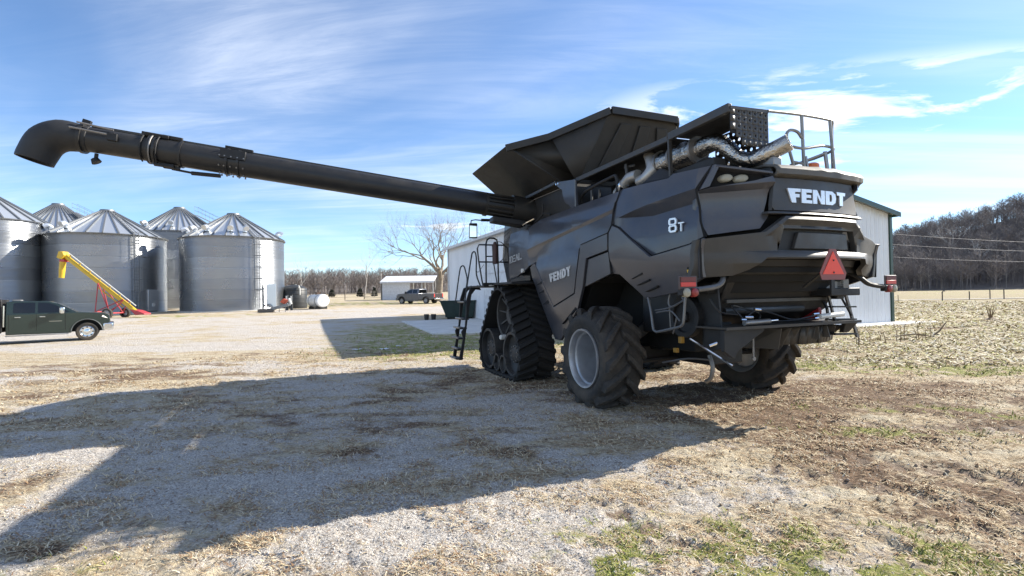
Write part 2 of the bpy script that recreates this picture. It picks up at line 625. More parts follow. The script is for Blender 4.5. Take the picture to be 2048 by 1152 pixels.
gm = bpy.data.materials.new('ground_earth')
gm.use_nodes = True
N, L = gm.node_tree.nodes, gm.node_tree.links
gb = N['Principled BSDF']
gb.inputs['Roughness'].default_value = 0.95
gb.inputs['Specular IOR Level'].default_value = 0.15
tc = N.new('ShaderNodeTexCoord')


def gnoise(scale, detail=6, rough=0.65, stretch=None):
    n = N.new('ShaderNodeTexNoise')
    n.inputs['Scale'].default_value = scale
    n.inputs['Detail'].default_value = detail
    n.inputs['Roughness'].default_value = rough
    if stretch:
        mp = N.new('ShaderNodeMapping')
        mp.inputs['Scale'].default_value = stretch
        L.new(tc.outputs['Object'], mp.inputs[0])
        L.new(mp.outputs[0], n.inputs['Vector'])
    else:
        L.new(tc.outputs['Object'], n.inputs['Vector'])
    return n.outputs['Fac']


def gmath(op, a, b):
    n = N.new('ShaderNodeMath'); n.operation = op
    for i, v in enumerate((a, b)):
        if isinstance(v, (int, float)):
            n.inputs[i].default_value = v
        else:
            L.new(v, n.inputs[i])
    return n.outputs[0]


def gramp(v, lo, hi):
    n = N.new('ShaderNodeMapRange'); n.interpolation_type = 'SMOOTHSTEP'
    n.inputs['From Min'].default_value = lo; n.inputs['From Max'].default_value = hi
    L.new(v, n.inputs['Value'])
    return n.outputs[0]


def gmix(f, a, b):
    n = N.new('ShaderNodeMix'); n.data_type = 'RGBA'
    L.new(f, n.inputs['Factor'])
    for k, v in (('A', a), ('B', b)):
        if isinstance(v, tuple):
            n.inputs[k].default_value = (*v, 1)
        else:
            L.new(v, n.inputs[k])
    return n.outputs['Result']


def attr(nm):
    a = N.new('ShaderNodeAttribute'); a.attribute_name = nm
    s = N.new('ShaderNodeSeparateColor'); L.new(a.outputs['Color'], s.inputs[0])
    return s.outputs


za, zb2 = attr('zone'), attr('zone2')
nf = gnoise(9, 8, 0.72)
nff = gnoise(60, 4, 0.6)
nm_ = gnoise(2.2, 6, 0.65, (0.55, 1.4, 1))
nst = gnoise(26, 5, 0.7, (0.5, 1.3, 1))
straw = gmix(gramp(nst, 0.38, 0.62), (0.60, 0.50, 0.34), (0.27, 0.19, 0.11))
straw = gmix(gramp(nm_, 0.42, 0.62), straw, (0.56, 0.49, 0.36))
brownc = gmix(gramp(nst, 0.38, 0.62), (0.27, 0.18, 0.115), (0.11, 0.075, 0.05))
grav = gmix(gramp(nff, 0.36, 0.64), (0.72, 0.68, 0.62), (0.34, 0.30, 0.26))
grav = gmix(gramp(nf, 0.5, 0.75), grav, (0.46, 0.39, 0.31))
greenc = gmix(gramp(nst, 0.42, 0.68), (0.24, 0.26, 0.07), (0.40, 0.34, 0.18))
cornc = gmix(gramp(nst, 0.40, 0.60), (0.46, 0.40, 0.27), (0.25, 0.18, 0.11))
cornc = gmix(gramp(nm_, 0.50, 0.66), cornc, (0.34, 0.33, 0.12))


def zmask(z, lo=0.28):
    s = gmath('ADD', z, gmath('MULTIPLY', gmath('SUBTRACT', nf, 0.5), 1.3))
    s = gmath('ADD', s, gmath('MULTIPLY', gmath('SUBTRACT', nst, 0.5), 0.5))
    return gramp(s, lo, lo + 0.36)


col = gmix(zmask(zb2[0], 0.35), straw, cornc)
col = gmix(zmask(za[2], 0.34), col, brownc)
col = gmix(zmask(za[0], 0.32), col, grav)
col = gmix(zmask(za[1], 0.30), col, greenc)
col = gmix(gramp(zb2[1], 0.25, 0.7), col, (0.26, 0.20, 0.15))
nsp = gnoise(34, 3, 0.55, (0.7, 1.2, 1))
spk = gmath('MULTIPLY', gramp(nsp, 0.56, 0.68), gmath('MULTIPLY', gramp(nm_, 0.36, 0.60), 0.75))
col = gmix(spk, col, (0.13, 0.09, 0.06))
nsp2 = gnoise(47, 3, 0.5)
col = gmix(gmath('MULTIPLY', gramp(nsp2, 0.60, 0.70), 0.5), col, (0.72, 0.66, 0.56))
L.new(col, gb.inputs['Base Color'])
bh = gmath('ADD', gmath('MULTIPLY', nst, 0.7), gmath('MULTIPLY', nff, 0.4))
bh = gmath('ADD', bh, gmath('MULTIPLY', nf, 1.0))
gbp = N.new('ShaderNodeBump')
gbp.inputs['Strength'].default_value = 1.0
gbp.inputs['Distance'].default_value = 0.05
L.new(bh, gbp.inputs['Height'])
L.new(gbp.outputs[0], gb.inputs['Normal'])
ground = finish('ground', gme, gm, angle=0)
gme.polygons.foreach_set('use_smooth', [True] * len(gme.polygons))
ground['kind'] = 'structure'


# scattered litter: stones, straw, grass, corn residue
def tint_mat(name, rough=0.9, attrn='tint', transl=0.0):
    m = bpy.data.materials.new(name)
    m.use_nodes = True
    b = m.node_tree.nodes['Principled BSDF']
    b.inputs['Roughness'].default_value = rough
    b.inputs['Specular IOR Level'].default_value = 0.2
    a = m.node_tree.nodes.new('ShaderNodeAttribute'); a.attribute_name = attrn
    m.node_tree.links.new(a.outputs['Color'], b.inputs['Base Color'])
    return m


def polar(n, r0, r1, a=0.88):
    r = np.exp(rng.uniform(math.log(r0), math.log(r1), n))
    t = rng.uniform(-a, a, n)
    return r * np.sin(t), r * np.cos(t), r


def stones(n):
    x, y, r = polar(n, 2.2, 16)
    g = zones(x, y)[0]
    k = rng.uniform(0, 1, n) < np.clip((g - 0.25) * 1.5, 0.03, 1)
    x, y, r = x[k], y[k], r[k]
    n = len(x)
    s = rng.uniform(0.002, 0.0048, n) * (1 + 0.07 * r) * rng.choice([1, 1, 1, 1.6], n)
    base = np.array([(1, 0, 0), (0, 1, 0), (-1, 0, 0), (0, -1, 0), (0, 0, 1), (0, 0, -0.6)], float)
    j = rng.uniform(0.55, 1.25, (n, 6, 1))
    an = rng.uniform(0, 6.28, n)
    V = base[None] * j * s[:, None, None]
    V[:, :, 2] *= 0.75
    c, sn = np.cos(an)[:, None], np.sin(an)[:, None]
    X = V[:, :, 0] * c - V[:, :, 1] * sn + x[:, None]
    Y = V[:, :, 0] * sn + V[:, :, 1] * c + y[:, None]
    Z = V[:, :, 2] + (ground_z(x, y) + s * 0.25)[:, None]
    P = np.stack([X, Y, Z], -1).reshape(-1, 3)
    f = np.array([(0, 1, 4), (1, 2, 4), (2, 3, 4), (3, 0, 4), (1, 0, 5), (2, 1, 5), (3, 2, 5), (0, 3, 5)])
    F = (f[None] + (np.arange(n) * 6)[:, None, None]).reshape(-1, 3)
    v = rng.uniform(0.30, 0.68, n)
    w = rng.uniform(0.0, 0.07, n)
    C = np.stack([v + w, v + w * 0.3, v - w * 0.6, np.ones(n)], 1)
    C = np.repeat(C, 6, 0)
    return P, F, C


P, F_, C_ = stones(90000)
o = finish('gravel_stones', np_mesh('gravel_stones', P, F_, {'tint': C_}), tint_mat('stone_tint'), angle=0, kind='stuff')
tag(o, 'loose pale grey gravel scattered over the yard', 'gravel')


def blades(x, y, length, width, lift, cols, seg=2, curl=0.5, zoff=0.0):
    """bent strips lying or standing on the ground"""
    n = len(x)
    an = rng.uniform(0, 6.28, n)
    l = length * rng.uniform(0.5, 1.4, n)
    w = width * rng.uniform(0.6, 1.3, n)
    e0 = lift * rng.uniform(0.3, 1.5, n)
    dx, dy = np.cos(an), np.sin(an)
    z0 = ground_z(x, y) + zoff
    P = []
    px_, py_, pz_ = x.copy(), y.copy(), z0.copy()
    e = e0.copy()
    for k in range(seg + 1):
        t = k / seg
        ww = w * (1 - 0.6 * t)
        P.append(np.stack([px_ - dy * ww, py_ + dx * ww, pz_], -1))
        P.append(np.stack([px_ + dy * ww, py_ - dx * ww, pz_ + ww * 0.3], -1))
        st = l / seg
        px_ = px_ + dx * np.cos(e) * st
        py_ = py_ + dy * np.cos(e) * st
        pz_ = pz_ + np.sin(e) * st
        e = e - curl * rng.uniform(0.4, 1.6, n)
        pz_ = np.maximum(pz_, z0 + 0.002)
    V = np.stack(P, 1).reshape(-1, 3)
    m = 2 * (seg + 1)
    f = np.array([(2 * k, 2 * k + 1, 2 * k + 3, 2 * k + 2) for k in range(seg)])
    F = (f[None] + (np.arange(n) * m)[:, None, None]).reshape(-1, 4)
    C = np.repeat(np.concatenate([cols, np.ones((n, 1))], 1), m, 0)
    return V, F, C


def palette(n, cs, jit=0.15):
    cs = np.array(cs)
    c = cs[rng.integers(0, len(cs), n)]
    return np.clip(c * (1 + rng.uniform(-jit, jit, (n, 1))), 0, 1)


x, y, r = polar(300000, 2.2, 17)
g, gr, b_, cn, ru = zones(x, y)
keep = rng.uniform(0, 1, len(x)) < np.clip(1.05 - g * 1.0, 0.08, 0.9) * (1 - 0.7 * ru) * (1 - 0.5 * np.clip(gr, 0, 1)) * np.where(fbm(x * 2.1, y * 2.6, 41, 3) > 0.5, 1, 0.14)
x, y, r = x[keep], y[keep], r[keep]
V, F_, C_ = blades(x, y, 0.036 + 0.0035 * r, 0.0013 + 0.0005 * r, 0.42,
                   palette(len(x), [(0.58, 0.48, 0.31), (0.46, 0.36, 0.22), (0.32, 0.21, 0.12), (0.64, 0.56, 0.41), (0.27, 0.17, 0.10)]))
o = finish('dry_grass', np_mesh('dry_grass', V, F_, {'tint': C_}), tint_mat('straw_tint'), angle=0, kind='stuff')
tag(o, 'short dead tan grass and straw littering the yard', 'grass')

x, y, r = polar(170000, 2.2, 22)
gr = zones(x, y)[1]
keep = (rng.uniform(0, 1, len(x)) < np.clip(gr * 1.7 - 0.3, 0, 1) * (fbm(x * 2.6, y * 2.6, 77, 3) > 0.42))
x, y, r = x[keep], y[keep], r[keep]
V, F_, C_ = blades(x, y, 0.022 + 0.003 * r, 0.0016 + 0.0005 * r, 0.9,
                   palette(len(x), [(0.26, 0.30, 0.06), (0.34, 0.35, 0.09), (0.20, 0.24, 0.06), (0.42, 0.38, 0.17)]), curl=0.35)
o = finish('green_grass', np_mesh('green_grass', V, F_, {'tint': C_}), tint_mat('grass_tint'), angle=0, kind='stuff')
tag(o, 'patches of short green grass growing through the gravel', 'grass')

n = 42000
t = rng.uniform(0.42, 0.86, n)
r = np.exp(rng.uniform(math.log(11.5), math.log(70), n))
x, y = r * np.sin(t), r * np.cos(t)
cn = zones(x, y)[3]
inshed = (x * 0.92 + y * 0.393 < 0.92 * 18.6 + 0.393 * 23.9) & (y > 14) & (x < 19)
keep = (rng.uniform(0, 1, n) < cn) & ~(inshed & (x < 18.4) & (y * 0.92 - x * 0.393 > 17.8 * 0.92 - 3.8 * 0.393 - 0.8)) & (fbm(x * 0.5, y * 0.9, 55, 3) > 0.40)
x, y, r = x[keep], y[keep], r[keep]
V, F_, C_ = blades(x, y, 0.13 + 0.006 * r, 0.007 + 0.0007 * r, 0.35,
                   palette(len(x), [(0.62, 0.55, 0.40), (0.50, 0.43, 0.28), (0.34, 0.26, 0.16), (0.68, 0.63, 0.50), (0.40, 0.38, 0.15)]), curl=0.4)
o = finish('corn_residue', np_mesh('corn_residue', V, F_, {'tint': C_}), tint_mat('corn_tint'), angle=0, kind='stuff')
tag(o, 'pale corn stalk litter covering the field beyond the combine', 'corn residue')

# mud clods thrown up beside the ruts
x = rng.uniform(1.2, 8.0, 2600); y = rng.uniform(2.6, 8.5, 2600)
keep = (rng.uniform(0, 1, 2600) < 0.10 * (fbm(x * 1.2, y * 1.2, 61, 2) > 0.55) + np.clip(rut_mask(x, y)[0], 0, 0.5))
x, y = x[keep], y[keep]
n = len(x)
base = np.array([(1, 0, 0), (0, 1, 0), (-1, 0, 0), (0, -1, 0), (0, 0, 0.8), (0, 0, -0.6)], float)
s = rng.uniform(0.008, 0.026, n)
V = base[None] * rng.uniform(0.5, 1.4, (n, 6, 3)) * s[:, None, None]
V = V + np.stack([x, y, ground_z(x, y) + s * 0.1], -1)[:, None]
f = np.array([(0, 1, 4), (1, 2, 4), (2, 3, 4), (3, 0, 4), (1, 0, 5), (2, 1, 5), (3, 2, 5), (0, 3, 5)])
F_ = (f[None] + (np.arange(n) * 6)[:, None, None]).reshape(-1, 3)
C_ = np.repeat(np.concatenate([palette(n, [(0.24, 0.18, 0.13), (0.17, 0.13, 0.09), (0.30, 0.23, 0.17)]), np.ones((n, 1))], 1), 6, 0)
o = finish('mud_clods', np_mesh('mud_clods', V.reshape(-1, 3), F_, {'tint': C_}), tint_mat('mud_tint'), angle=0, kind='stuff')
tag(o, 'dark crumbs of mud beside the tyre ruts', 'mud')

# ------------------------------------------------------------------ machine shed
WALLW = mat('shed_white_sheet', (0.74, 0.75, 0.77), 0.42, 0.0, var=0.12, scale=1.2, objrand=0.03)
GREENT = mat('green_trim', (0.022, 0.055, 0.042), 0.4, var=0.2)
ROOFW = mat('shed_roof_sheet', (0.55, 0.56, 0.57), 0.4, 0.2)
TRIMW = mat('white_trim', (0.62, 0.63, 0.63), 0.5)
CONC = mat('concrete', (0.64, 0.63, 0.60), 0.9, col2=(0.54, 0.53, 0.50), scale=1.2, bump=0.15, bscale=20)
DOORW = mat('shed_door_white', (0.70, 0.71, 0.72), 0.45)

sN, sF, sR = Vector((3.8, 17.8, 0)), Vector((-4.4, 38.0, 0)), Vector((18.1, 23.9, 0))
gdir = (sR - sN).normalized()          # along the gable
ldir = Vector((-gdir.y, gdir.x, 0))    # along the ridge, away from the camera
GW, GL, EAVE, PITCH = (sR - sN).length, (sF - sN).length, 5.2, 0.19
shed = thing('machine_shed', 'tall white metal machine shed with green trim behind the combine', 'shed', sN, math.atan2(gdir.y, gdir.x))
# local: x along the gable, y along the ridge


def roof_h(x):
    return EAVE + PITCH * (GW / 2 - abs(x - GW / 2))


def rib_panel(w, h0, h1, rib=0.022, pitch_=0.305):
    """ribbed sheet w wide in the xz plane, front towards -y"""
    mb = MB()
    prof = [(0, 0)]
    k = pitch_ / 2
    while k < w - 0.05:
        prof += [(k - 0.035, 0), (k - 0.018, -rib), (k + 0.018, -rib), (k + 0.035, 0)]
        prof += [(k + 0.10, 0), (k + 0.105, -0.006), (k + 0.135, -0.006), (k + 0.14, 0)]
        k += pitch_
    prof.append((w, 0))
    prof = [p for p in prof if p[0] <= w]
    vs, fs = [], []
    for (a, d) in prof:
        vs += [(a, d, -0.3), (a, d, h0 + (h1 - h0) * a / w)]
    for i in range(len(prof) - 1):
        fs.append((2 * i, 2 * i + 2, 2 * i + 3, 2 * i + 1))
    return mb.add(vs, fs)


nP = 17
pw = GW / nP
for i in range(nP):
    a, b = i * pw, (i + 1) * pw
    mid = GW / 2
    mb = rib_panel(pw - 0.004, roof_h(a), roof_h(b))
    mb.v = [(v[0] + a, v[1], v[2]) for v in mb.v]
    mb.build('wall_panel', WALLW, shed, angle=20, fix=False)
nS = 24
pl = GL / nS
for side, xx in ((-1, 0), (1, GW)):
    for i in range(nS):
        if side < 0 and 9 <= i <= 9:
            pass
        mb = rib_panel(pl - 0.004, EAVE, EAVE)
        mb.v = [(xx + (v[1] if side < 0 else -v[1]), i * pl + v[0], v[2]) for v in mb.v]
        mb.build('wall_panel', WALLW, shed, angle=20, fix=False)
mb = MB()
mb.prism([(0, GL, -0.3), (GW, GL, -0.3), (GW, GL, EAVE), (GW / 2, GL, roof_h(GW / 2)), (0, GL, EAVE)], (0, 0.05, 0))
mb.build('back_wall', WALLW, shed, angle=20)
for s in (0, 1):
    mb = MB()
    xa = -0.35 if s == 0 else GW + 0.35
    za = EAVE + 0.03 - PITCH * 0.35
    mb.prism([(xa, -0.3, za), (GW / 2, -0.3, roof_h(GW / 2) + 0.03), (GW / 2, -0.3, roof_h(GW / 2) + 0.10), (xa, -0.3, za + 0.07)], (0, GL + 0.6, 0))
    mb.build('roof_slope', ROOFW, shed, angle=20)
    mb = MB()
    xb = xa
    mb.prism([(xb, -0.34, za - 0.14), (GW / 2, -0.34, roof_h(GW / 2) - 0.10), (GW / 2, -0.34, roof_h(GW / 2) + 0.11), (xb, -0.34, za + 0.08)], (0, 0.035, 0))
    mb.build('rake_trim', GREENT, shed, angle=20)
    mb = MB()
    mb.bar((xa, -0.3, za - 0.02), (xa, GL + 0.3, za - 0.02), 0.12, 0.17)
    mb.build('eave_trim', GREENT if s else TRIMW, shed, angle=20)
    mb = MB()
    xs = -0.03 if s == 0 else GW + 0.03
    mb.box(xs - 0.09, xs + 0.09, -0.07, 0.09, -0.2, EAVE - 0.02)
    mb.build('corner_trim', GREENT, shed, angle=20)
mb = MB().box(-0.09, 0.09, GL - 0.12, GL + 0.06, -0.2, EAVE - 0.02)
mb.build('corner_trim', TRIMW, shed, angle=20)
# side door on the long wall, with frame
dm = MB().box(-0.06, -0.035, 7.4, 8.4, 0.0, 2.1)
dr = dm.build('door', DOORW, shed, bevel=0.004)
MB().box(-0.075, -0.05, 7.33, 7.40, 0.0, 2.17).box(-0.075, -0.05, 8.40, 8.47, 0.0, 2.17).box(-0.075, -0.05, 7.40, 8.40, 2.1, 2.17).build('door_frame', TRIMW, dr)
MB().tube([(-0.06, 7.5, 1.0), (-0.11, 7.5, 1.0), (-0.11, 7.6, 1.0)], 0.012, 6).build('door_handle', CHROME, dr)
# overhead door panels in the long wall
for k in range(5):
    MB().box(-0.055, -0.03, 10.2, 14.0, 0.05 + k * 0.72, 0.05 + k * 0.72 + 0.70).build('overhead_door_panel', DOORW, shed, bevel=0.01)

slab_pts = [(-6.8, 30.6), (-3.4, 21.4), (2.1, 21.9), (-1.95, 31.9)]
zs = max(gz(*p) for p in slab_pts)
mb = MB()
tp = [(p[0], p[1], gz(*p) + 0.06) for p in slab_pts]
bt = [(p[0], p[1], -0.2) for p in slab_pts]
mb.add(tp + bt, [(0, 1, 2, 3)] + [(i, i + 4, (i + 1) % 4 + 4, (i + 1) % 4) for i in range(4)])
o = mb.build('concrete_slab', CONC, None, angle=20, bevel=0.02)
o['kind'] = 'structure'
pA = sN - ldir * 1.1
pB = sR - ldir * 1.1 + gdir * 1.6
mb = MB()
q4 = [pA, pB, sR + gdir * 1.2, sN]
mb.add([(p.x, p.y, 0.05) for p in q4] + [(p.x, p.y, -0.2) for p in q4], [(0, 1, 2, 3)] + [(i, i + 4, (i + 1) % 4 + 4, (i + 1) % 4) for i in range(4)])
o = mb.build('concrete_apron', CONC, None, angle=20, bevel=0.02)
o['kind'] = 'structure'

# ------------------------------------------------------------------ grain bins
def galv(name, base, rough, metal, wave=True, objrand=0.06, freq=92.0):
    m = mat(name, base, rough, metal, var=0.12, scale=0.3, objrand=objrand, rvar=0.03)
    if wave:
        nt = m.node_tree
        t = nt.nodes.new('ShaderNodeTexCoord')
        s = nt.nodes.new('ShaderNodeSeparateXYZ')
        nt.links.new(t.outputs['Object'], s.inputs[0])
        a = nt.nodes.new('ShaderNodeMath'); a.operation = 'MULTIPLY'; a.inputs[1].default_value = freq
        nt.links.new(s.outputs['Z'], a.inputs[0])
        b = nt.nodes.new('ShaderNodeMath'); b.operation = 'SINE'
        nt.links.new(a.outputs[0], b.inputs[0])
        bp = nt.nodes.new('ShaderNodeBump')
        bp.inputs['Strength'].default_value = 0.7
        bp.inputs['Distance'].default_value = 0.012
        nt.links.new(b.outputs[0], bp.inputs['Height'])
        nt.links.new(bp.outputs[0], nt.nodes['Principled BSDF'].inputs['Normal'])
    return m


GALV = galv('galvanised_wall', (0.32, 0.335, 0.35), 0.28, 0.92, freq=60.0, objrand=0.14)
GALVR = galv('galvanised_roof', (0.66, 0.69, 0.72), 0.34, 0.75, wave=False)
GALVD = galv('galvanised_dark', (0.20, 0.21, 0.22), 0.5, 0.6, wave=False)


def grain_bin(label, cx, cy, rad, zb, eave, rings, peak, npan, ladder_az=None, door_az=None, vents=(), group='galvanised grain bins'):
    b = thing('grain_bin', label, 'grain bin', (cx, cy, zb), 0, group)
    H_ = eave - zb
    MB().lathe([(0.01, 0.25), (rad + 0.25, 0.25), (rad + 0.25, -0.6), (0.01, -0.6)], (0, 0, 0), 'z', 48).build('foundation', CONC, b)
    rh = (H_ - 0.25) / rings
    nseg = 72
    corr = 7
    prof = []
    for k in range(corr * 2 + 1):
        prof.append((rad + (0.017 if k % 2 else -0.017), rh * k / (corr * 2)))
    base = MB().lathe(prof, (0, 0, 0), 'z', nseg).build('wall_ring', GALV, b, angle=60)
    for i in range(rings):
        o_ = base if i == 0 else place('wall_ring', base.data, b, Matrix.Identity(4))
        o_.matrix_local = Matrix.Translation((0, 0, 0.25 + i * rh)) @ Matrix.Rotation(i * 0.31, 4, 'Z') @ Matrix.Diagonal((1 + 0.0015 * (i % 2),) * 2 + (1, 1))
    # roof panels with a raised rib on one edge
    rp = rad + 0.12
    a2 = PI / npan
    rt_ = 0.55
    slope = (peak - eave) / (rp - rt_)
    ctop = H_ + (peak - eave)
    mb = MB()
    A_ = [(rp * math.sin(-a2), rp * math.cos(-a2), H_ - 0.03), (rp * math.sin(a2), rp * math.cos(a2), H_ - 0.03),
          (rt_ * math.sin(a2), rt_ * math.cos(a2), ctop), (rt_ * math.sin(-a2), rt_ * math.cos(-a2), ctop)]
    dz = 0.012
    mb.add(A_ + [(p[0], p[1], p[2] - 0.02) for p in A_], [(3, 2, 1, 0), (4, 5, 6, 7), (0, 1, 5, 4), (1, 2, 6, 5), (2, 3, 7, 6), (3, 0, 4, 7)])
    e0, e1 = Vector(A_[1]), Vector(A_[2])
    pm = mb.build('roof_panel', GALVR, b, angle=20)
    rb_ = MB().bar(e0 + Vector((0, 0, 0.05)), e1 + Vector((0, 0, 0.04)), 0.11, 0.13).build('roof_rib', GALVD, pm, angle=20)  # dark metal paints in the ribs' shadow side
    for i in range(npan):
        o_ = pm if i == 0 else place('roof_panel', pm.data, b, Matrix.Identity(4))
        if i:
            place('roof_rib', rb_.data, o_, Matrix.Identity(4))
        o_.matrix_local = Matrix.Rotation(2 * a2 * i, 4, 'Z')
    MB().lathe([(0.01, 0.22), (0.62, 0.18), (0.66, 0.0), (0.58, -0.12)], (0, 0, ctop), 'z', 24).build('roof_cap', GALVD, b)
    MB().lathe([(rp + 0.02, -0.08), (rp + 0.05, 0.0), (rp - 0.08, 0.04)], (0, 0, H_), 'z', nseg).build('eave_ring', GALVD, b)
    for va in vents:
        vr = rad * 0.86
        vz = H_ + (rp - vr) * slope
        v0 = Vector((vr * math.sin(va), vr * math.cos(va), vz))
        out = Vector((math.sin(va), math.cos(va), 0))
        MB().tube([v0, v0 + Vector((0, 0, 0.30)), v0 + out * 0.25 + Vector((0, 0, 0.42)), v0 + out * 0.55 + Vector((0, 0, 0.30))], [0.20, 0.22, 0.25, 0.27], 10, smooth=3).build('roof_vent', GALVR, b)
    if ladder_az is not None:
        la = ladder_az
        o1 = Vector((math.sin(la), math.cos(la), 0)); t1 = Vector((math.cos(la), -math.sin(la), 0))
        ld = MB()
        for s in (-0.22, 0.22):
            ld.bar(o1 * (rad + 0.22) + t1 * s + Vector((0, 0, 0.5)), o1 * (rad + 0.22) + t1 * s + Vector((0, 0, H_ + 0.2)), 0.06, 0.05)
        l_ob = ld.build('ladder', GALVD, b)
        rg = MB()
        z = 0.7
        while z < H_:
            rg.bar(o1 * (rad + 0.22) + t1 * -0.22 + Vector((0, 0, z)), o1 * (rad + 0.22) + t1 * 0.22 + Vector((0, 0, z)), 0.03, 0.03)
            z += 0.3
        rg.build('rungs', GALVD, l_ob)
        cg = MB()
        z = 2.3
        while z < H_ + 0.3:
            pts = [o1 * (rad + 0.22 + 0.65 * math.sin(k * PI / 8)) + t1 * (-0.35 * math.cos(k * PI / 8)) + Vector((0, 0, z)) for k in range(9)]
            cg.tube(pts, 0.022, 4)
            z += 1.15
        for k in (2, 4, 6):
            p_ = o1 * (rad + 0.22 + 0.65 * math.sin(k * PI / 8)) + t1 * (-0.35 * math.cos(k * PI / 8))
            cg.tube([p_ + Vector((0, 0, 2.3)), p_ + Vector((0, 0, H_ + 0.2))], 0.018, 4)
        cg.build('ladder_cage', GALVD, l_ob)
        # roof ladder
        rl = MB()
        for s in (-0.2, 0.2):
            rl.bar(o1 * rp + t1 * s + Vector((0, 0, H_ + 0.1)), o1 * rt_ + t1 * s + Vector((0, 0, ctop + 0.1)), 0.05, 0.05)
        for k in range(12):
            t_ = (k + 0.5) / 12
            c_ = o1 * (rp + (rt_ - rp) * t_) + Vector((0, 0, H_ + 0.1 + (ctop - H_) * t_))
            rl.bar(c_ - t1 * 0.2, c_ + t1 * 0.2, 0.05, 0.04)
        rl.build('roof_ladder', GALVD, b)
    if door_az is not None:
        o1 = Vector((math.sin(door_az), math.cos(door_az), 0)); t1 = Vector((math.cos(door_az), -math.sin(door_az), 0))
        c0 = o1 * (rad - 0.02)
        mb = MB()
        mb.prism([c0 - t1 * 0.6 + Vector((0, 0, 0.4)), c0 + t1 * 0.6 + Vector((0, 0, 0.4)), c0 + t1 * 0.6 + Vector((0, 0, 2.5)), c0 - t1 * 0.6 + Vector((0, 0, 2.5))], o1 * 0.12)
        d_ = mb.build('door', GALVR, b, bevel=0.02)
        c1_ = o1 * (rad + 0.105)
        MB().prism([c1_ - t1 * 0.25 + Vector((0, 0, 0.8)), c1_ + t1 * 0.15 + Vector((0, 0, 0.8)), c1_ + t1 * 0.15 + Vector((0, 0, 1.15)), c1_ - t1 * 0.25 + Vector((0, 0, 1.15))], o1 * 0.02).build('notice_plate', TRIMW, d_)
    return b


B5 = grain_bin('front grain bin nearest the dark water tank, tall caged ladder on its wall', -30.0, 54.0, 4.95, 0.30, 8.0, 7, 10.75, 26,
               ladder_az=PI - 0.92, vents=(PI + 0.4, PI + 0.8, PI + 0.05, PI - 0.45, PI - 2.0, PI - 0.75))
B2 = grain_bin('wide front grain bin standing behind the yellow auger', -41.2, 51.0, 4.98, 0.30, 8.15, 7, 10.85, 26,
               ladder_az=PI - 1.11, door_az=PI - 1.45, vents=(PI + 0.1, PI + 0.75))
B1 = grain_bin('tall grain bin cut off by the left edge of the photo, behind the dark pickup', -49.4, 46.5, 4.95, 0.25, 9.25, 8, 12.2, 26,
               vents=(PI - 0.3, PI + 0.2))
B4 = grain_bin('rear grain bin peeking out between the two front bins', -41.8, 63.0, 4.95, 0.55, 9.9, 8, 13.2, 40, vents=(PI + 0.3, PI - 0.4, PI + 0.9))
B3 = grain_bin('rear grain bin whose ribbed cone shows above the left gap', -56.2, 62.0, 4.95, 0.45, 10.1, 8, 13.75, 40, vents=(PI + 0.3,))
for (b_, cx, cy, zt, lb) in ((B4, -41.8, 63.0, 13.0, 'thin steel roof catwalk with handrails on the rear bin beside the front bins'), (B3, -56.2, 62.0, 13.5, 'thin steel roof catwalk with handrails on the far left rear bin')):
    cw = thing('roof_catwalk', lb, 'catwalk', (cx, cy, 0), 0, 'bin roof catwalks')
    a, b = Vector((2.4, -0.4, zt - 0.7)), Vector((5.2, -0.4, zt - 2.1))
    MB().bar(a, b, 0.7, 0.03).build('walkway', GALVD, cw)
    hr = MB()
    for dy in (-0.35, 0.35):
        for hgt in (0.55, 1.05):
            hr.tube([a + Vector((0, dy, hgt)), b + Vector((0, dy, hgt))], 0.014, 5)
        for t_ in (0, 0.33, 0.66, 1):
            c_ = a.lerp(b, t_) + Vector((0, dy, 0))
            hr.tube([c_, c_ + Vector((0, 0, 1.05))], 0.016, 5)
    hr.build('handrail', GALVD, cw)

# ------------------------------------------------------------------ combine harvester
# local frame: x forward, y left, z up, origin on the ground near the rear axle
CB = thing('combine_harvester', 'dark charcoal combine harvester on rubber tracks with its long unloading tube swung out', 'combine harvester',
           (2.92, 7.83, 0), R(113))
ys_z = [0.8, 1.5, 2.0, 2.5, 2.75, 3.0, 3.2]
ys_y = [1.45, 1.52, 1.545, 1.56, 1.545, 1.50, 1.43]


def side_y(z):
    return interp(z, ys_z, ys_y)


core_poly = [(3.9, 2.1), (3.9, 2.98), (2.6, 3.06), (0.0, 3.05), (-0.3, 2.2), (-1.5, 2.2), (-1.55, 1.9), (-0.55, 1.68), (0.0, 2.0), (0.9, 1.85), (1.12, 1.5), (1.8, 0.95), (2.0, 0.95), (2.8, 2.05)]
MB().prism([(u, -1.36, z) for u, z in core_poly], (0, 2.72, 0)).build('inner_hull', DEEP, CB, angle=20)
MB().prism([(0.0, -1.33, 2.18), (0.0, 1.33, 2.18), (-1.25, 1.18, 2.18), (-1.72, 0.7, 2.18), (-1.72, -0.7, 2.18), (-1.25, -1.18, 2.18)], (0, 0, 0.87)).build('inner_hull', DEEP, CB, angle=20)


def gup(u):
    return interp(-u, [-0.1, 0.25, 0.79, 1.7], [2.74, 2.77, 2.83, 2.87])


def glo(u):
    return interp(-u, [-0.1, 0.25, 0.79, 1.7], [2.73, 2.74, 2.68, 2.72])


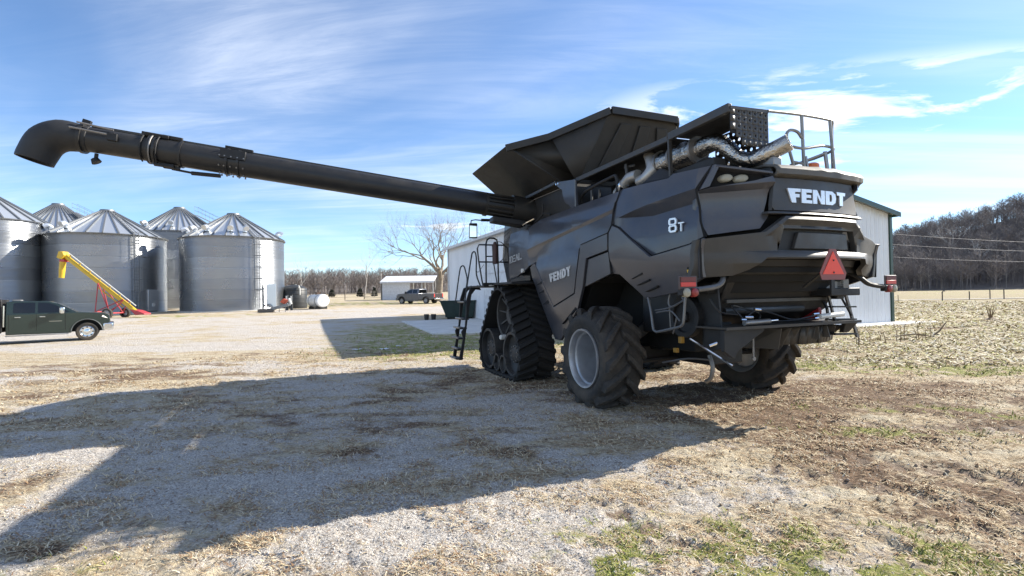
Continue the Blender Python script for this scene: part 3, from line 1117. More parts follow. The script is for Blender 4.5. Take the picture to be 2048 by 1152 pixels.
def shrink(poly, d=0.010):
    cx = sum(p[0] for p in poly) / len(poly); cy = sum(p[1] for p in poly) / len(poly)
    n = len(poly); out = []
    ar = sum(poly[i][0] * poly[(i + 1) % n][1] - poly[(i + 1) % n][0] * poly[i][1] for i in range(n))
    sg = 1 if ar > 0 else -1
    for i in range(n):
        a, b, c = Vector((*poly[i - 1], 0)), Vector((*poly[i], 0)), Vector((*poly[(i + 1) % n], 0))
        d1, d2 = (b - a).normalized(), (c - b).normalized()
        n1, n2 = Vector((-d1.y, d1.x, 0)) * sg, Vector((-d2.y, d2.x, 0)) * sg
        m = (n1 + n2)
        m = m / max(m.length_squared, 0.4) * 2 * d if m.length > 1e-4 else n1 * d
        out.append((b.x + m.x, b.y + m.y))
    return out


door_p = [(2.60, 3.14), (1.05, 3.185), (-0.05, 3.19), (0.02, 2.89), (0.03, 2.68), (0.12, 2.57), (0.9, 2.47), (1.16, 1.69), (1.93, 1.46), (2.61, 2.295), (2.93, 2.23), (2.97, 2.57), (2.92, 3.04)]
low_p = [(0.9, 2.47), (0.12, 2.57), (0.13, 2.31), (0.73, 2.23), (0.88, 1.78), (1.08, 1.43), (1.8, 0.85), (2.05, 0.85), (2.87, 2.02), (2.93, 2.22), (2.61, 2.295), (1.93, 1.46), (1.16, 1.69)]
ideal_p = [(3.98, 3.02), (2.92, 3.04), (2.97, 2.57), (2.93, 2.23), (3.10, 2.17), (3.59, 2.04), (3.97, 2.01)]
small_p = [(0.73, 2.23), (0.13, 2.31), (0.09, 1.97), (0.88, 1.78)]
mid_p = [(-0.05, 3.19), (-1.11, 3.11), (-1.18, 3.15), (-1.87, 3.09), (-1.64, 2.85), (-1.63, 2.67), (-1.75, 2.30), (-1.5, 2.24), (-0.8, 2.16), (-0.14, 2.61), (0.03, 2.68), (0.02, 2.89)]
rlow_p = [(-0.14, 2.61), (-0.8, 2.16), (-1.5, 2.24), (-1.75, 2.30), (-1.71, 2.16), (-1.70, 1.84), (-1.19, 1.67), (-0.55, 1.59), (-0.06, 1.94), (0.09, 1.96), (0.13, 2.31), (0.12, 2.57), (0.03, 2.68)]


def tuck(u):
    """how far the upper flank draws in towards the tail"""
    return interp(-u, [0.2, 1.64, 1.75, 1.87], [0, 0.197, 0.256, 0.324])


def zcut(*zs):
    return [((-5, z), (5, z)) for z in zs]


def ucut(*us):
    return [((u, -1), (u, 6)) for u in us]


for sgn in (1, -1):
    def f_plain(u, z, d, sgn=sgn):
        return (u, sgn * (side_y(z) - d), z)

    def f_door(u, z, d, sgn=sgn):
        l1 = interp(u, [0.9, 2.61], [2.40, 2.22])           # lower fold
        l3 = interp(u, [0.0, 2.95], [2.86, 2.52])           # upper fold
        y = side_y(z)
        if z < l1:
            y += 0.035
        elif z < l1 + 0.07:
            y += 0.035 * (1 - (z - l1) / 0.07)
        if z > l3:
            y += 0.03 * min(1, (z - l3) / 0.05)
            y -= 0.06 * max(0, (z - 3.0) / 0.18)
        return (u, sgn * (y - d), z)

    def f_mid(u, z, d, sgn=sgn):
        a, b = gup(u), glo(u)
        fade = min(1, max(0, (-u + 0.05) / 0.55))
        y = side_y(z)
        if z >= a:
            y += 0.05 * fade
        elif z >= b:
            y += fade * (0.05 - 0.10 * (a - z) / max(a - b, 0.005))
        elif z >= b - 0.28:
            y += fade * (-0.05 * (1 - (b - z) / 0.28))
        t = tuck(u)
        return (u + 1.03 * t, sgn * (y - t - d), z + 0.29 * t * (z - 1.7) / 1.15)

    def f_low(u, z, d, sgn=sgn):
        y = side_y(z)
        e = interp(u, [0.9, 2.0, 2.9], [1.25, 1.2, 2.0])
        y += 0.03 - 0.05 * max(0, min(1, (u - 1.95 - (z - 0.85) * 0.55) / 0.25))
        return (u, sgn * (y - d), z)

    def f_rlow(u, z, d, sgn=sgn):
        y = side_y(z) + 0.02
        l = interp(u, [-1.7, 0.1], [1.98, 2.20])
        if z < l:
            y -= 0.10 * min(1, (l - z) / 0.5)
        return (u, sgn * (y - d), z)
    gcuts = [((0.1, gup(-0.1)), (-0.25, gup(-0.25))), ((-0.25, gup(-0.25)), (-0.79, gup(-0.79))), ((-0.79, gup(-0.79)), (-1.7, gup(-1.7))),
             ((-0.25, glo(-0.25)), (-0.79, glo(-0.79))), ((-0.79, glo(-0.79)), (-1.7, glo(-1.7)))]
    panel('side_door', [shrink(door_p)], [((0.9, 2.40), (2.61, 2.22)), ((0.9, 2.47), (2.61, 2.29)), ((0, 2.86), (2.95, 2.52)), ((0, 2.91), (2.95, 2.57))] + zcut(1.7, 2.0, 3.0, 3.1) + ucut(0.5, 1.2, 1.9, 2.5), f_door, PAINT, CB)
    panel('lower_skirt', [shrink(low_p)], zcut(1.2, 1.6, 2.0, 2.4) + [((1.95, 0.85), (2.61, 2.05)), ((2.2, 0.85), (2.86, 2.05))], f_low, PAINT, CB)
    panel('cab_side_panel', [shrink(ideal_p)], zcut(2.3, 2.6, 2.8), f_plain, PAINT, CB)
    panel('wheel_arch_panel', [shrink(small_p)], zcut(2.0, 2.15), f_plain, PAINT, CB)
    panel('upper_side_panel', [shrink(mid_p)], gcuts + zcut(2.4, 2.45, 3.0) + ucut(-0.25, -0.5, -0.79, -1.2, -1.64), f_mid, PAINT, CB)
    le = [(-0.14, 2.61), (-0.8, 2.16), (-1.5, 2.24), (-1.745, 2.30)]
    mb = MB()
    mb.add([(u, sgn * (side_y(z) + 0.015), z - 0.01) for u, z in le] + [tuple(Vector(f_mid(u, z, 0.02)) + Vector((0, 0, -0.01))) for u, z in le], [(i, i + 1, i + 5, i + 4) for i in range(3)])
    o = mb.build('shoulder_ledge', PAINT, CB, angle=20)
    sm = o.modifiers.new('t', 'SOLIDIFY'); sm.thickness = 0.02
    panel('rear_side_panel', [shrink(rlow_p)], zcut(1.8, 2.0, 2.1, 2.2, 2.4) + ucut(-0.5, -1.0), f_rlow, PAINT, CB)
    # vent slots (dark wedges let into the skirts)
    for (a, b) in (((2.56, 1.86), (2.33, 1.93)), ((2.49, 1.70), (2.26, 1.77)), ((2.35, 1.49), (2.11, 1.58))):
        MB().prism([(a[0], sgn * (side_y(a[1]) - 0.05), a[1]), (b[0], sgn * (side_y(a[1]) - 0.05), a[1] + 0.02), (b[0] + 0.02, sgn * (side_y(a[1]) - 0.05), b[1])], (0, sgn * 0.088, 0)).build('skirt_vent', DEEP, CB, angle=20)
    for (a, b) in (((-0.36, 1.875), (-0.60, 1.93)), ((-0.47, 1.785), (-0.74, 1.84)), ((-0.64, 1.695), (-0.89, 1.75))):
        y0 = side_y(a[1]) - 0.10
        MB().prism([(a[0], sgn * y0, a[1]), (b[0], sgn * y0, b[1]), (b[0], sgn * y0, b[1] + 0.025)], (0, sgn * 0.10, 0)).build('quarter_vent', DEEP, CB, angle=20)
    MB().prism([(1.62, sgn * 1.50, 1.16), (1.12, sgn * 1.50, 1.43), (1.15, sgn * 1.50, 1.46)], (0, sgn * 0.055, 0)).build('skirt_vent', DEEP, CB, angle=20)
    # little work lamp under the cab side panel
    MB().disc((3.22, sgn * 1.56, 2.17), 0.045, 0.05, 'y', 14).build('side_lamp', LAMPW, CB)

    # black strips painting the shaded gaps at the panel joints
    for pts_ in ([(-0.05, 3.19), (0.02, 2.89), (0.03, 2.68), (0.12, 2.57), (0.13, 2.31), (0.09, 1.97)], [(0.90, 2.47), (0.12, 2.57)], [(0.9, 2.47), (1.16, 1.69), (1.93, 1.46)]):
        MB().tube([(u, sgn * (side_y(z) + (0.022 if z > 2.5 else 0.012)), z) for u, z in pts_], 0.011, 6).build('gap_shade_strip', DEEP, CB)
    MB().tube([tuple(Vector(f_mid(u, z, 0.0)) + Vector((-0.004, 0, 0))) for u, z in ((-1.87, 3.09), (-1.64, 2.85), (-1.63, 2.67), (-1.69, 2.48), (-1.75, 2.30))], 0.014, 6).build('gap_shade_strip', DEEP, CB)
    MB().tube([(u, sgn * (side_y(z) + 0.012), z) for u, z in ((-1.715, 2.28), (-1.69, 2.16), (-1.685, 1.84))], 0.013, 6).build('gap_shade_strip', DEEP, CB)
    MB().tube([f_mid(u, z, -0.002) for u, z in ((0.03, 2.68), (-0.14, 2.61), (-0.8, 2.16), (-1.5, 2.24), (-1.75, 2.30))], 0.011, 6).build('gap_shade_strip', DEEP, CB)

# ---- rear end: everything is given over (y, z) and pushed back along -x
rv_y = [-1.62, -1.53, -0.80, -0.70, -0.35, 0, 0.35, 0.70, 0.80, 1.53, 1.62]
rv_x = [-1.60, -1.68, -1.93, -1.955, -1.995, -2.005, -1.995, -1.955, -1.93, -1.68, -1.60]


def rear_x(y):
    return interp(y, rv_y, rv_x)


def rear_xu(y):
    """plan line of the upper hood, whose corners are cut back further"""
    return interp(abs(y), [0, 0.35, 0.70, 0.75, 1.35, 1.5], [-2.005, -1.995, -1.955, -1.94, -1.42, -1.29])


ycuts = [((y, -1), (y, 6)) for y in (-1.2, -0.80, -0.75, -0.70, -0.35, 0, 0.35, 0.70, 0.75, 0.80, 1.2)]


def hz(*zs):
    return [((-5, z), (5, z)) for z in zs]


def f_quarter(y, z, d):
    off = interp(z, [2.30, 2.38, 2.55, 2.80, 2.865, 2.93, 3.1], [0.02, 0.02, -0.05, -0.045, -0.03, 0.05, 0.045])
    return (rear_xu(y) - off + d, y, z)


for s in (1, -1):
    qp = [(1.335 * s, 2.90), (1.25 * s, 2.925), (0.90 * s, 2.965), (0.745 * s, 3.005), (0.705 * s, 2.92), (0.765 * s, 2.60), (0.70 * s, 2.585), (0.835 * s, 2.40), (1.274 * s, 2.352), (1.34 * s, 2.70)]
    panel('hood_quarter', [shrink(qp, 0.005)], ycuts + hz(2.38, 2.55, 2.8, 2.865, 2.93), f_quarter, PAINT, CB)
    # light pocket with two oval work lamps
    pk = [(1.30 * s, 2.90), (1.19 * s, 3.17), (0.75 * s, 3.03), (0.75 * s, 2.99), (0.90 * s, 2.955), (1.25 * s, 2.915)]
    lp = panel('lamp_pocket', [pk], ycuts, lambda y, z, d: (rear_xu(y) + 0.09 + d, y, z), DEEP, CB, bevel=0)
    st = [(1.205 * s, 3.195), (0.74 * s, 3.05), (0.74 * s, 3.022), (1.20 * s, 3.162)]
    panel('pocket_frame', [st], ycuts, lambda y, z, d: (rear_xu(y) - 0.045 + d, y, z), PAINT, CB, thick=0.16)
    tp_ = [(1.338 * s, 2.90), (1.208 * s, 3.19), (1.17 * s, 3.165), (1.255 * s, 2.93)]
    panel('pocket_frame', [tp_], [], lambda y, z, d: (rear_xu(y) - 0.04 + d, y, z), PAINT, CB, thick=0.12)
    for yy, zz_ in ((1.071, 3.03), (0.945, 3.01)):
        mb = MB().lathe([(0.001, -0.035), (0.05, -0.03), (0.068, -0.012), (0.074, 0.02), (0.074, 0.06)], (0, 0, 0), 'x', 20)
        mb.v = [(v[0] * 0.75 - v[1] * 0.62 * s * -1, v[1] * 0.72, v[2] * 0.66) for v in mb.v]
        mb.v = [(v[0] + rear_xu(yy) + 0.04, v[1] + yy * s, v[2] + zz_) for v in mb.v]
        mb.build('work_lamp', LAMPB, CB)
# black backing across the whole tail so the joints read dark
bk = [(1.25, 3.05), (-1.25, 3.05), (-1.25, 2.25), (1.25, 2.25)]
panel('tail_backing', [bk], ycuts, lambda y, z, d: (rear_xu(y) + 0.15 + d, y, z), DEEP, CB, bevel=0)
bk = [(1.54, 2.24), (-1.54, 2.24), (-1.56, 1.9), (1.56, 1.9)]
panel('tail_backing', [bk], ycuts, lambda y, z, d: (rear_x(y) + 0.14 + d, y, z), DEEP, CB, bevel=0)
for s in (1, -1):
    MB().prism([(-1.88, 0.84 * s, 2.285), (-1.66, 1.52 * s, 2.255), (-1.25, 1.52 * s, 2.20), (-1.25, 0.84 * s, 2.24)], (0, 0, 0.015)).build('bumper_shelf', PLASTIC, CB)
cen = [(0.685, 2.995), (-0.685, 2.995), (-0.755, 2.605), (0.755, 2.605)]
panel('hood_centre', [shrink(cen, 0.004)], ycuts + hz(2.68, 2.9), lambda y, z, d: (rear_x(y) - interp(z, [2.6, 2.68, 2.9, 3.0], [0.03, 0.015, 0.0, -0.01]) + d, y, z), PLASTIC, CB)
lipp = [(0.80, 2.598), (-0.80, 2.598), (-0.83, 2.565), (0.83, 2.565)]
panel('hood_lip', [lipp], ycuts, lambda y, z, d: (rear_x(y) - interp(z, [2.565, 2.598], [0.06, 0.035]) + d, y, z), PLASTIC, CB, thick=0.09, bevel=0.008)

# hood cap: rounded lid over the tail, sun catches it
mb = MB()
prof = [(0.02, 2.99), (-0.055, 3.03), (-0.06, 3.09), (-0.02, 3.14), (0.12, 3.175), (0.55, 3.19)]
yy = np.linspace(-0.86, 0.70, 27)
vs = []
for y in yy:
    bumpz = 0.012 * math.exp(-((y - 0.02) / 0.07) ** 2) + 0.015 * math.exp(-((y + 0.24) / 0.08) ** 2)
    ed = 0.02 * max(0, abs(y + 0.08) - 0.62)
    for (du, z) in prof:
        x = rear_x(max(-0.8, min(0.8, y))) + du
        vs.append((x, y, z + (bumpz if z > 3.08 else 0) - ed * (z > 3.1)))
fs = [(i * 6 + k, i * 6 + k + 1, (i + 1) * 6 + k + 1, (i + 1) * 6 + k) for i in range(len(yy) - 1) for k in range(5)]
mb.add(vs, fs)
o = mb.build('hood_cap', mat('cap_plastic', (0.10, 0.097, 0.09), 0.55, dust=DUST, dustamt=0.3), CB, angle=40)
sm = o.modifiers.new('thick', 'SOLIDIFY'); sm.thickness = 0.03; sm.offset = -1
MB().prism([(-1.955, -0.78, 3.15), (-1.93, -0.92, 3.12), (-1.90, -0.96, 3.04), (-1.90, -0.90, 2.97), (-1.93, -0.78, 3.0)], (0.3, -0.06, 0)).build('intake_scoop', MATS['cap_plastic'], CB, bevel=0.02)
MB().prism([(0.2, 1.36, 3.05), (-0.6, 1.30, 3.05), (-1.4, 1.14, 3.05), (-1.75, 0.8, 3.05), (-1.75, -0.8, 3.05), (-1.4, -1.14, 3.05), (-0.6, -1.30, 3.05), (0.2, -1.36, 3.05)], (0, 0, 0.05)).build('top_deck', DEEP, CB, angle=20)
MB().box(-1.90, -1.35, -0.85, 0.66, 3.02, 3.165).build('tail_lid', PLASTIC, CB, bevel=0.02)

# bumper: lower tail shell with a recessed cover
def f_bump(y, z, d):
    top = interp(abs(y), [0.6, 0.86, 1.6], [2.55, 2.375, 2.30])
    off = 0.03
    t = top - z
    off += interp(t, [0, 0.05, 0.11], [0.03, 0.055, 0.0])
    if abs(y) < 0.95:
        off += interp(z, [2.05, 2.10, 2.14], [0.05, 0.045, 0.0])
    off -= 0.10 * max(0, min(1, (2.02 - z) / 0.2)) * (1 if abs(y) > 0.9 else 0)
    return (rear_x(y) - off + d, y, z)


rl, rr_, rtp, rb = 0.60, -0.62, 2.40, 2.145
pl_ = [(1.61, 2.275), (0.87, 2.355), (rl, 2.54), (rl, rtp), (0.69, rb), (0.86, 2.06), (0.99, 1.93), (1.15, 1.865), (1.60, 1.84)]
pr_ = [(-1.61, 2.275), (-0.87, 2.355), (rr_, 2.54), (rr_, rtp), (-0.69, rb), (-0.86, 2.06), (-0.99, 1.93), (-1.15, 1.865), (-1.60, 1.84)][::-1]
pt_ = [(rl, 2.54), (rr_, 2.54), (rr_, rtp), (rl, rtp)]
pb_ = [(0.69, rb), (-0.69, rb), (-0.86, 2.06), (0.86, 2.06)]
panel('bumper', [pl_, pt_, pr_, pb_], ycuts + hz(2.0, 2.08, 2.11, 2.14) + [((0.6, 2.50), (-0.6, 2.50)), ((0.6, 2.44), (-0.6, 2.44)), ((0.87, 2.305), (1.61, 2.225)), ((-0.87, 2.305), (-1.61, 2.225)), ((0.87, 2.305), (0.6, 2.49)), ((-0.87, 2.305), (-0.6, 2.49))], f_bump, PLASTIC, CB, thick=0.07)
rec = [(rl + 0.0, rtp), (rr_, rtp), (-0.69, rb), (0.69, rb)]
panel('bumper_recess', [rec], ycuts, lambda y, z, d: (rear_x(y) + 0.045 + d, y, z), mat('recess_black', (0.016, 0.016, 0.016), 0.6), CB, bevel=0)
pc = [(0.36, 2.365), (-0.52, 2.365), (-0.545, 2.165), (0.43, 2.165)]
panel('recess_cover', [pc], ycuts, lambda y, z, d: (rear_x(y) - 0.005 + d, y, z), PLASTIC, CB, bevel=0.015)
lb2 = [(0.87, 2.09), (-0.87, 2.09), (-0.86, 2.05), (0.88, 2.05)]
panel('bumper_lip', [lb2], ycuts, lambda y, z, d: (rear_x(y) - interp(z, [2.045, 2.095], [0.05 * (1 - (abs(y) / 0.9) ** 6) + 0.02, 0.03]) + d, y, z), PLASTIC, CB, thick=0.08, bevel=0.012)
# stepped underside tucked below the bumper
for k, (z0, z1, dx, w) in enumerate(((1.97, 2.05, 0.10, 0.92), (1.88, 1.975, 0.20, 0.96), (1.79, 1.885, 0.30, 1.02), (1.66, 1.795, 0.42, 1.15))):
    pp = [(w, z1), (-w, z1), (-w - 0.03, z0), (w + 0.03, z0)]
    panel('underside_step', [pp], ycuts, lambda y, z, d, dx=dx, z0=z0: (rear_x(y) + dx + (z - z0) * -0.5 + d, y, z), DEEP if k > 1 else BLACK, CB, thick=0.2)  # blackened, lower steps most, to paint in the shade under the bumper

# slow vehicle triangle
xs = -2.10
tri = [(-0.02, 2.165), (-0.135, 2.165), (-0.315, 1.88), (-0.285, 1.80), (0.12, 1.80), (0.155, 1.88)]
o = MB().prism([(xs, y, z) for y, z in tri], (0.006, 0, 0)).build('slow_vehicle_sign', SMVB, CB)
tri2 = [(-0.078, 2.135), (-0.268, 1.865), (0.108, 1.865)]
MB().prism([(xs - 0.005, y, z) for y, z in tri2], (0.004, 0, 0)).build('orange_triangle', SMVR, o)
MB().disc((xs - 0.007, -0.08, 2.03), 0.011, 0.01, 'x', 8).disc((xs - 0.007, -0.08, 1.885), 0.011, 0.01, 'x', 8).build('sign_bolts', BLACK, o)
MB().bar((-2.08, -0.08, 1.98), (-1.72, -0.08, 1.72), 0.05, 0.02).box(-2.095, -2.07, -0.11, -0.05, 1.68, 2.0).build('sign_bracket', BLACK, CB)

# ---- lamps on swing arms
for s in (1, -1):
    MB().tube([(-1.55, 1.15 * s, 1.93), (-1.68, 1.22 * s, 1.84), (-1.72, 1.34 * s, 1.75), (-1.72, 1.60 * s, 1.715), (-1.72, 1.72 * s, 1.71)], 0.032, 8, smooth=3).build('lamp_arm', TUBEG if s > 0 else BLACK, CB)
    o = MB().box(-1.74, -1.725, 1.665 * s, 1.925 * s, 1.712, 1.865).build('reflector_board', mat('board_dark', (0.075, 0.055, 0.055), 0.5), CB, bevel=0.006)
    MB().box(-1.75, -1.737, 1.69 * s, 1.90 * s, 1.745, 1.795).build('red_strip', RED, o, bevel=0.003)
    MB().box(-1.748, -1.738, 1.69 * s, 1.90 * s, 1.80, 1.85).build('dark_red_strip', mat('dull_red', (0.16, 0.035, 0.03), 0.5), o)
    MB().box(-1.76, -1.68, 1.65 * s, 1.90 * s, 1.645, 1.725).build('lamp_housing', BLACK, CB, bevel=0.012)
    for yy_, mm in ((1.835, LAMPB), (1.725, REDL)):
        MB().lathe([(0.001, -0.018), (0.034, -0.016), (0.046, -0.010), (0.05, 0.0), (0.05, 0.05)], (-1.765, yy_ * s, 1.68), 'x', 20).build('tail_lamp', mm, CB)

# ---- rear step deck, chopper housing and clutter
MB().prism([(u, -1.0, z) for u, z in ((-1.58, 1.86), (-1.35, 1.42), (-1.0, 1.22), (-0.35, 1.1), (0.1, 1.1), (0.1, 1.95), (-1.5, 1.95))], (0, 2.0, 0)).build('chopper_housing', BLACK, CB, angle=20, bevel=0.02)
MB().tube([(-1.36, 0.9, 1.44), (-1.36, -0.5, 1.44)], 0.05, 10).build('cross_tube', mat('worn_grey', (0.07, 0.075, 0.08), 0.4, 0.4), CB)
MB().box(-1.47, -1.43, -0.95, 0.95, 1.54, 1.58).build('cross_rail', PLASTIC, CB)
dk = MB().box(-1.70, -1.20, -1.16, 1.20, 1.235, 1.262).build('step_deck', mat('deck_steel', (0.06, 0.055, 0.05), 0.55, 0.4, dust=DUST, dustamt=0.3), CB, bevel=0.004)
MB().box(-1.72, -1.70, -1.18, 1.22, 1.232, 1.266).build('deck_edge', MATS['deck_steel'], dk)
MB().prism([(-1.66, 1.20, 1.23), (-1.66, 1.20, 0.98), (-1.66, 1.05, 0.88), (-1.66, 0.98, 0.98), (-1.66, 0.55, 1.20), (-1.66, 0.55, 1.23)], (0.06, 0, 0)).build('deck_gusset', BLACK, CB, bevel=0.006)
MB().prism([(-1.66, -0.95, 1.23), (-1.66, -1.2, 1.23), (-1.6, -1.1, 1.1), (-1.6, -0.98, 1.1)], (0.06, 0, 0)).build('deck_gusset', BLACK, CB, bevel=0.006)
for (a, b, rr2, mm) in (((-1.64, 0.86, 1.30), (-1.64, 0.44, 1.31), 0.032, GREASE), ((-1.60, -0.52, 1.33), (-1.60, -0.98, 1.35), 0.034, LAMPW), ((-1.62, 0.46, 1.31), (-1.62, 0.28, 1.315), 0.016, CHROME)):
    MB().tube([a, b], rr2, 12).build('hydraulic_cylinder', mm, CB)
for pts in ([(-1.6, 0.78, 1.36), (-1.58, 0.6, 1.44), (-1.55, 0.3, 1.40), (-1.6, 0.0, 1.31), (-1.6, -0.3, 1.33), (-1.6, -0.52, 1.37)],
            [(-1.6, 0.82, 1.34), (-1.5, 0.9, 1.5), (-1.45, 0.7, 1.48), (-1.5, 0.45, 1.40), (-1.58, 0.55, 1.33)],
            [(-1.58, 0.9, 1.40), (-1.5, 1.1, 1.44), (-1.4, 1.15, 1.6)],
            [(-1.6, -0.5, 1.31), (-1.55, -0.1, 1.29), (-1.55, 0.4, 1.30)]):
    MB().tube(pts, 0.011, 6, smooth=4).build('hydraulic_hose', TUBEM, CB)
for (p, q_) in (((-1.62, 0.83, 1.37), (-1.62, 0.70, 1.365)), ((-1.60, -0.50, 1.37), (-1.60, -0.40, 1.365)), ((-1.61, 0.88, 1.34), (-1.61, 0.80, 1.335)), ((-1.6, -0.42, 1.31), (-1.6, -0.55, 1.32)), ((-1.58, 0.62, 1.46), (-1.58, 0.52, 1.45))):
    MB().tube([p, q_], 0.017, 8).build('hose_fitting', CHROME, CB)
# spreader vanes below the deck
for k in range(8):
    y = 0.15 - k * 0.17
    top = 1.20
    zb_ = 0.95 + 0.02 * k - (0.02 if k < 4 else 0)
    mb = MB()
    mb.prism([(-1.58, y, top), (-1.50 + 0.1 * math.sin(k), y - 0.03, zb_), (-1.10, y + 0.12, zb_), (-0.95, y + 0.14, top)], (0, 0.012, 0))
    mb.build('spreader_vane', PLASTIC, CB)
mb = MB()
arc = [(-1.35 - 0.20 * math.sin(PI * t), 0.2 - 1.4 * t) for t in np.linspace(0, 1, 13)]
for i in range(12):
    a, b = arc[i], arc[i + 1]
    mb.add([(a[0], a[1], 1.2), (b[0], b[1], 1.2), (b[0] + 0.05, b[1], 0.97), (a[0] + 0.05, a[1], 0.97)], [(0, 1, 2, 3)])
o = mb.build('spreader_deflector', PLASTIC, CB)
sm = o.modifiers.new('thick', 'SOLIDIFY'); sm.thickness = 0.01
MB().box(-1.2, -0.2, -1.2, 0.25, 1.16, 1.2).build('spreader_roof', BLACK, CB)
MB().tube([(-1.55, 0.62, 1.2), (-1.55, 0.62, 0.86)], 0.012, 6).disc((-1.55, 0.62, 0.85), 0.025, 0.03, 'x', 10).build('drain_hose', GREASE, CB)
MB().lathe([(0.02, -0.03), (0.17, -0.03), (0.17, 0.03), (0.02, 0.03)], (-1.2, -0.86, 1.38), 'y', 24).build('red_pulley', mat('pulley_red', (0.45, 0.03, 0.03), 0.4), CB)
MB().lathe([(0.25, -0.02), (0.27, -0.02), (0.27, 0.02), (0.25, 0.02)], (-1.2, -0.88, 1.36), 'y', 28, closed=True).build('belt_guard', BLACK, CB)
MB().lathe([(0.001, -0.05), (0.27, -0.05), (0.27, 0.05), (0.20, 0.05), (0.20, 0.0), (0.07, 0.0), (0.07, 0.06), (0.001, 0.06)], (-0.95, 1.12, 1.36), 'y', 28).build('drive_pulley', BLACK, CB, bevel=0.005)
MB().prism([(-1.45, 1.05, 1.75), (-1.52, 1.05, 1.0), (-1.25, 1.05, 0.92), (-1.1, 1.05, 1.75)], (0, 0.03, 0)).build('side_plate', BLACK, CB, bevel=0.004)
MB().box(-1.35, -1.1, 0.75, 1.0, 0.95, 1.3).build('valve_block', BLACK, CB, bevel=0.01)
MB().tube([(-1.15, 1.25, 1.10), (-1.60, 1.02, 0.80)], 0.014, 6).build('gas_strut', CHROME, CB)
MB().tube([(-1.35, 1.12, 1.02), (-1.5, 1.0, 1.1)], 0.022, 8).build('hose_fitting', CHROME, CB)
# guard loop on the left flank
MB().tube([(-0.62, 1.46, 1.62), (-0.70, 1.48, 1.42), (-0.76, 1.5, 1.22), (-0.80, 1.5, 1.185), (-0.86, 1.5, 1.18), (-1.22, 1.5, 1.255), (-1.30, 1.5, 1.29), (-1.33, 1.5, 1.36), (-1.35, 1.48, 1.70)], 0.017, 8, smooth=3).build('guard_loop', TUBEG, CB)
for pts in ([(-0.72, 1.43, 1.45), (-1.0, 1.43, 1.49), (-1.34, 1.46, 1.60)], [(-0.74, 1.43, 1.42), (-1.0, 1.43, 1.45), (-1.1, 1.43, 1.40), (-1.18, 1.43, 1.33)], [(-1.0, 1.42, 1.66), (-0.98, 1.43, 1.55), (-1.05, 1.43, 1.50), (-1.25, 1.44, 1.58), (-1.24, 1.44, 1.62)],
            [(-1.1, 1.4, 1.38), (-1.05, 1.4, 1.25), (-1.02, 1.4, 1.16)], [(-0.9, 1.35, 1.6), (-0.92, 1.35, 1.2)]):
    MB().tube(pts, 0.010, 6, smooth=3).build('brake_line', TUBEG, CB)
OCH = mat('ochre', (0.26, 0.14, 0.015), 0.5)
MB().box(-1.17, -1.11, 1.35, 1.40, 1.05, 1.13).build('yellow_tag', OCH, CB, bevel=0.005)
MB().box(-0.99, -0.93, 1.28, 1.33, 0.91, 0.97).build('yellow_tag', OCH, CB, bevel=0.005)
MB().prism([(-1.49, 1.575, 1.945), (-1.575, 1.575, 1.95), (-1.59, 1.575, 1.855), (-1.51, 1.575, 1.845)], (0, 0.006, 0)).build('warning_sticker', YELLOWS, CB)
# rear ladder on the right
lad = MB()
lad.bar((-1.50, -0.80, 1.72), (-1.55, -0.90, 1.24), 0.05, 0.02).bar((-1.50, -1.16, 1.72), (-1.58, -1.30, 1.02), 0.05, 0.025)
lad.bar((-1.50, -0.74, 1.72), (-1.50, -1.2, 1.76), 0.1, 0.12)
o = lad.build('rear_ladder', GREASE, CB)
for z in (1.45, 1.28, 1.08):
    MB().bar((-1.54, -0.84, z), (-1.56, -1.26, z - 0.01), 0.10, 0.02).build('rung', BLACK, o)
MB().bar((-1.52, -0.98, 1.70), (-1.56, -1.22, 1.32), 0.025, 0.015).build('ladder_brace', BLACK, o)
MB().box(-1.75, -1.45, -1.12, -0.55, 1.60, 1.70).box(-1.55, -1.45, -1.1, -0.95, 1.55, 1.95).build('ladder_mount', BLACK, CB, bevel=0.01)

# ---- chassis and axle
MB().box(0.0, 4.4, -0.72, 0.72, 0.80, 2.0).build('chassis', DEEP, CB, bevel=0.02)
MB().box(-0.7, 0.3, -0.6, 0.75, 0.85, 1.9).build('sieve_box', DEEP, CB, bevel=0.02)
MB().bar((0.40, -1.30, 0.74), (0.40, 1.30, 0.74), 0.22, 0.24).build('rear_axle', BLACK, CB, bevel=0.02)
MB().tube([(0.12, -1.25, 0.66), (0.12, 1.25, 0.66)], 0.035, 8).build('tie_rod', BLACK, CB)
MB().box(-0.55, 0.3, -0.30, 0.35, 0.62, 0.90).build('hitch_frame', BLACK, CB, bevel=0.02)
MB().tube([(-0.62, 0.42, 0.78), (-0.68, 0.42, 0.62), (-0.64, 0.42, 0.46), (-0.55, 0.42, 0.40)], 0.03, 8, smooth=3).build('tow_hook', GREASE, CB)
MB().tube([(-0.2, 0.9, 0.66), (-0.5, 0.7, 0.74), (-0.7, 0.5, 0.73)], 0.014, 6, smooth=3).build('hydraulic_hose', TUBEG, CB)
MB().bar((0.4, 1.1, 0.9), (0.0, 0.5, 1.5), 0.16, 0.16).bar((0.4, -1.1, 0.9), (0.0, -0.5, 1.5), 0.16, 0.16).build('axle_support', BLACK, CB, bevel=0.01)


# ---- rear tyres
TR, TW, RRIM = 0.775, 0.62, 0.41


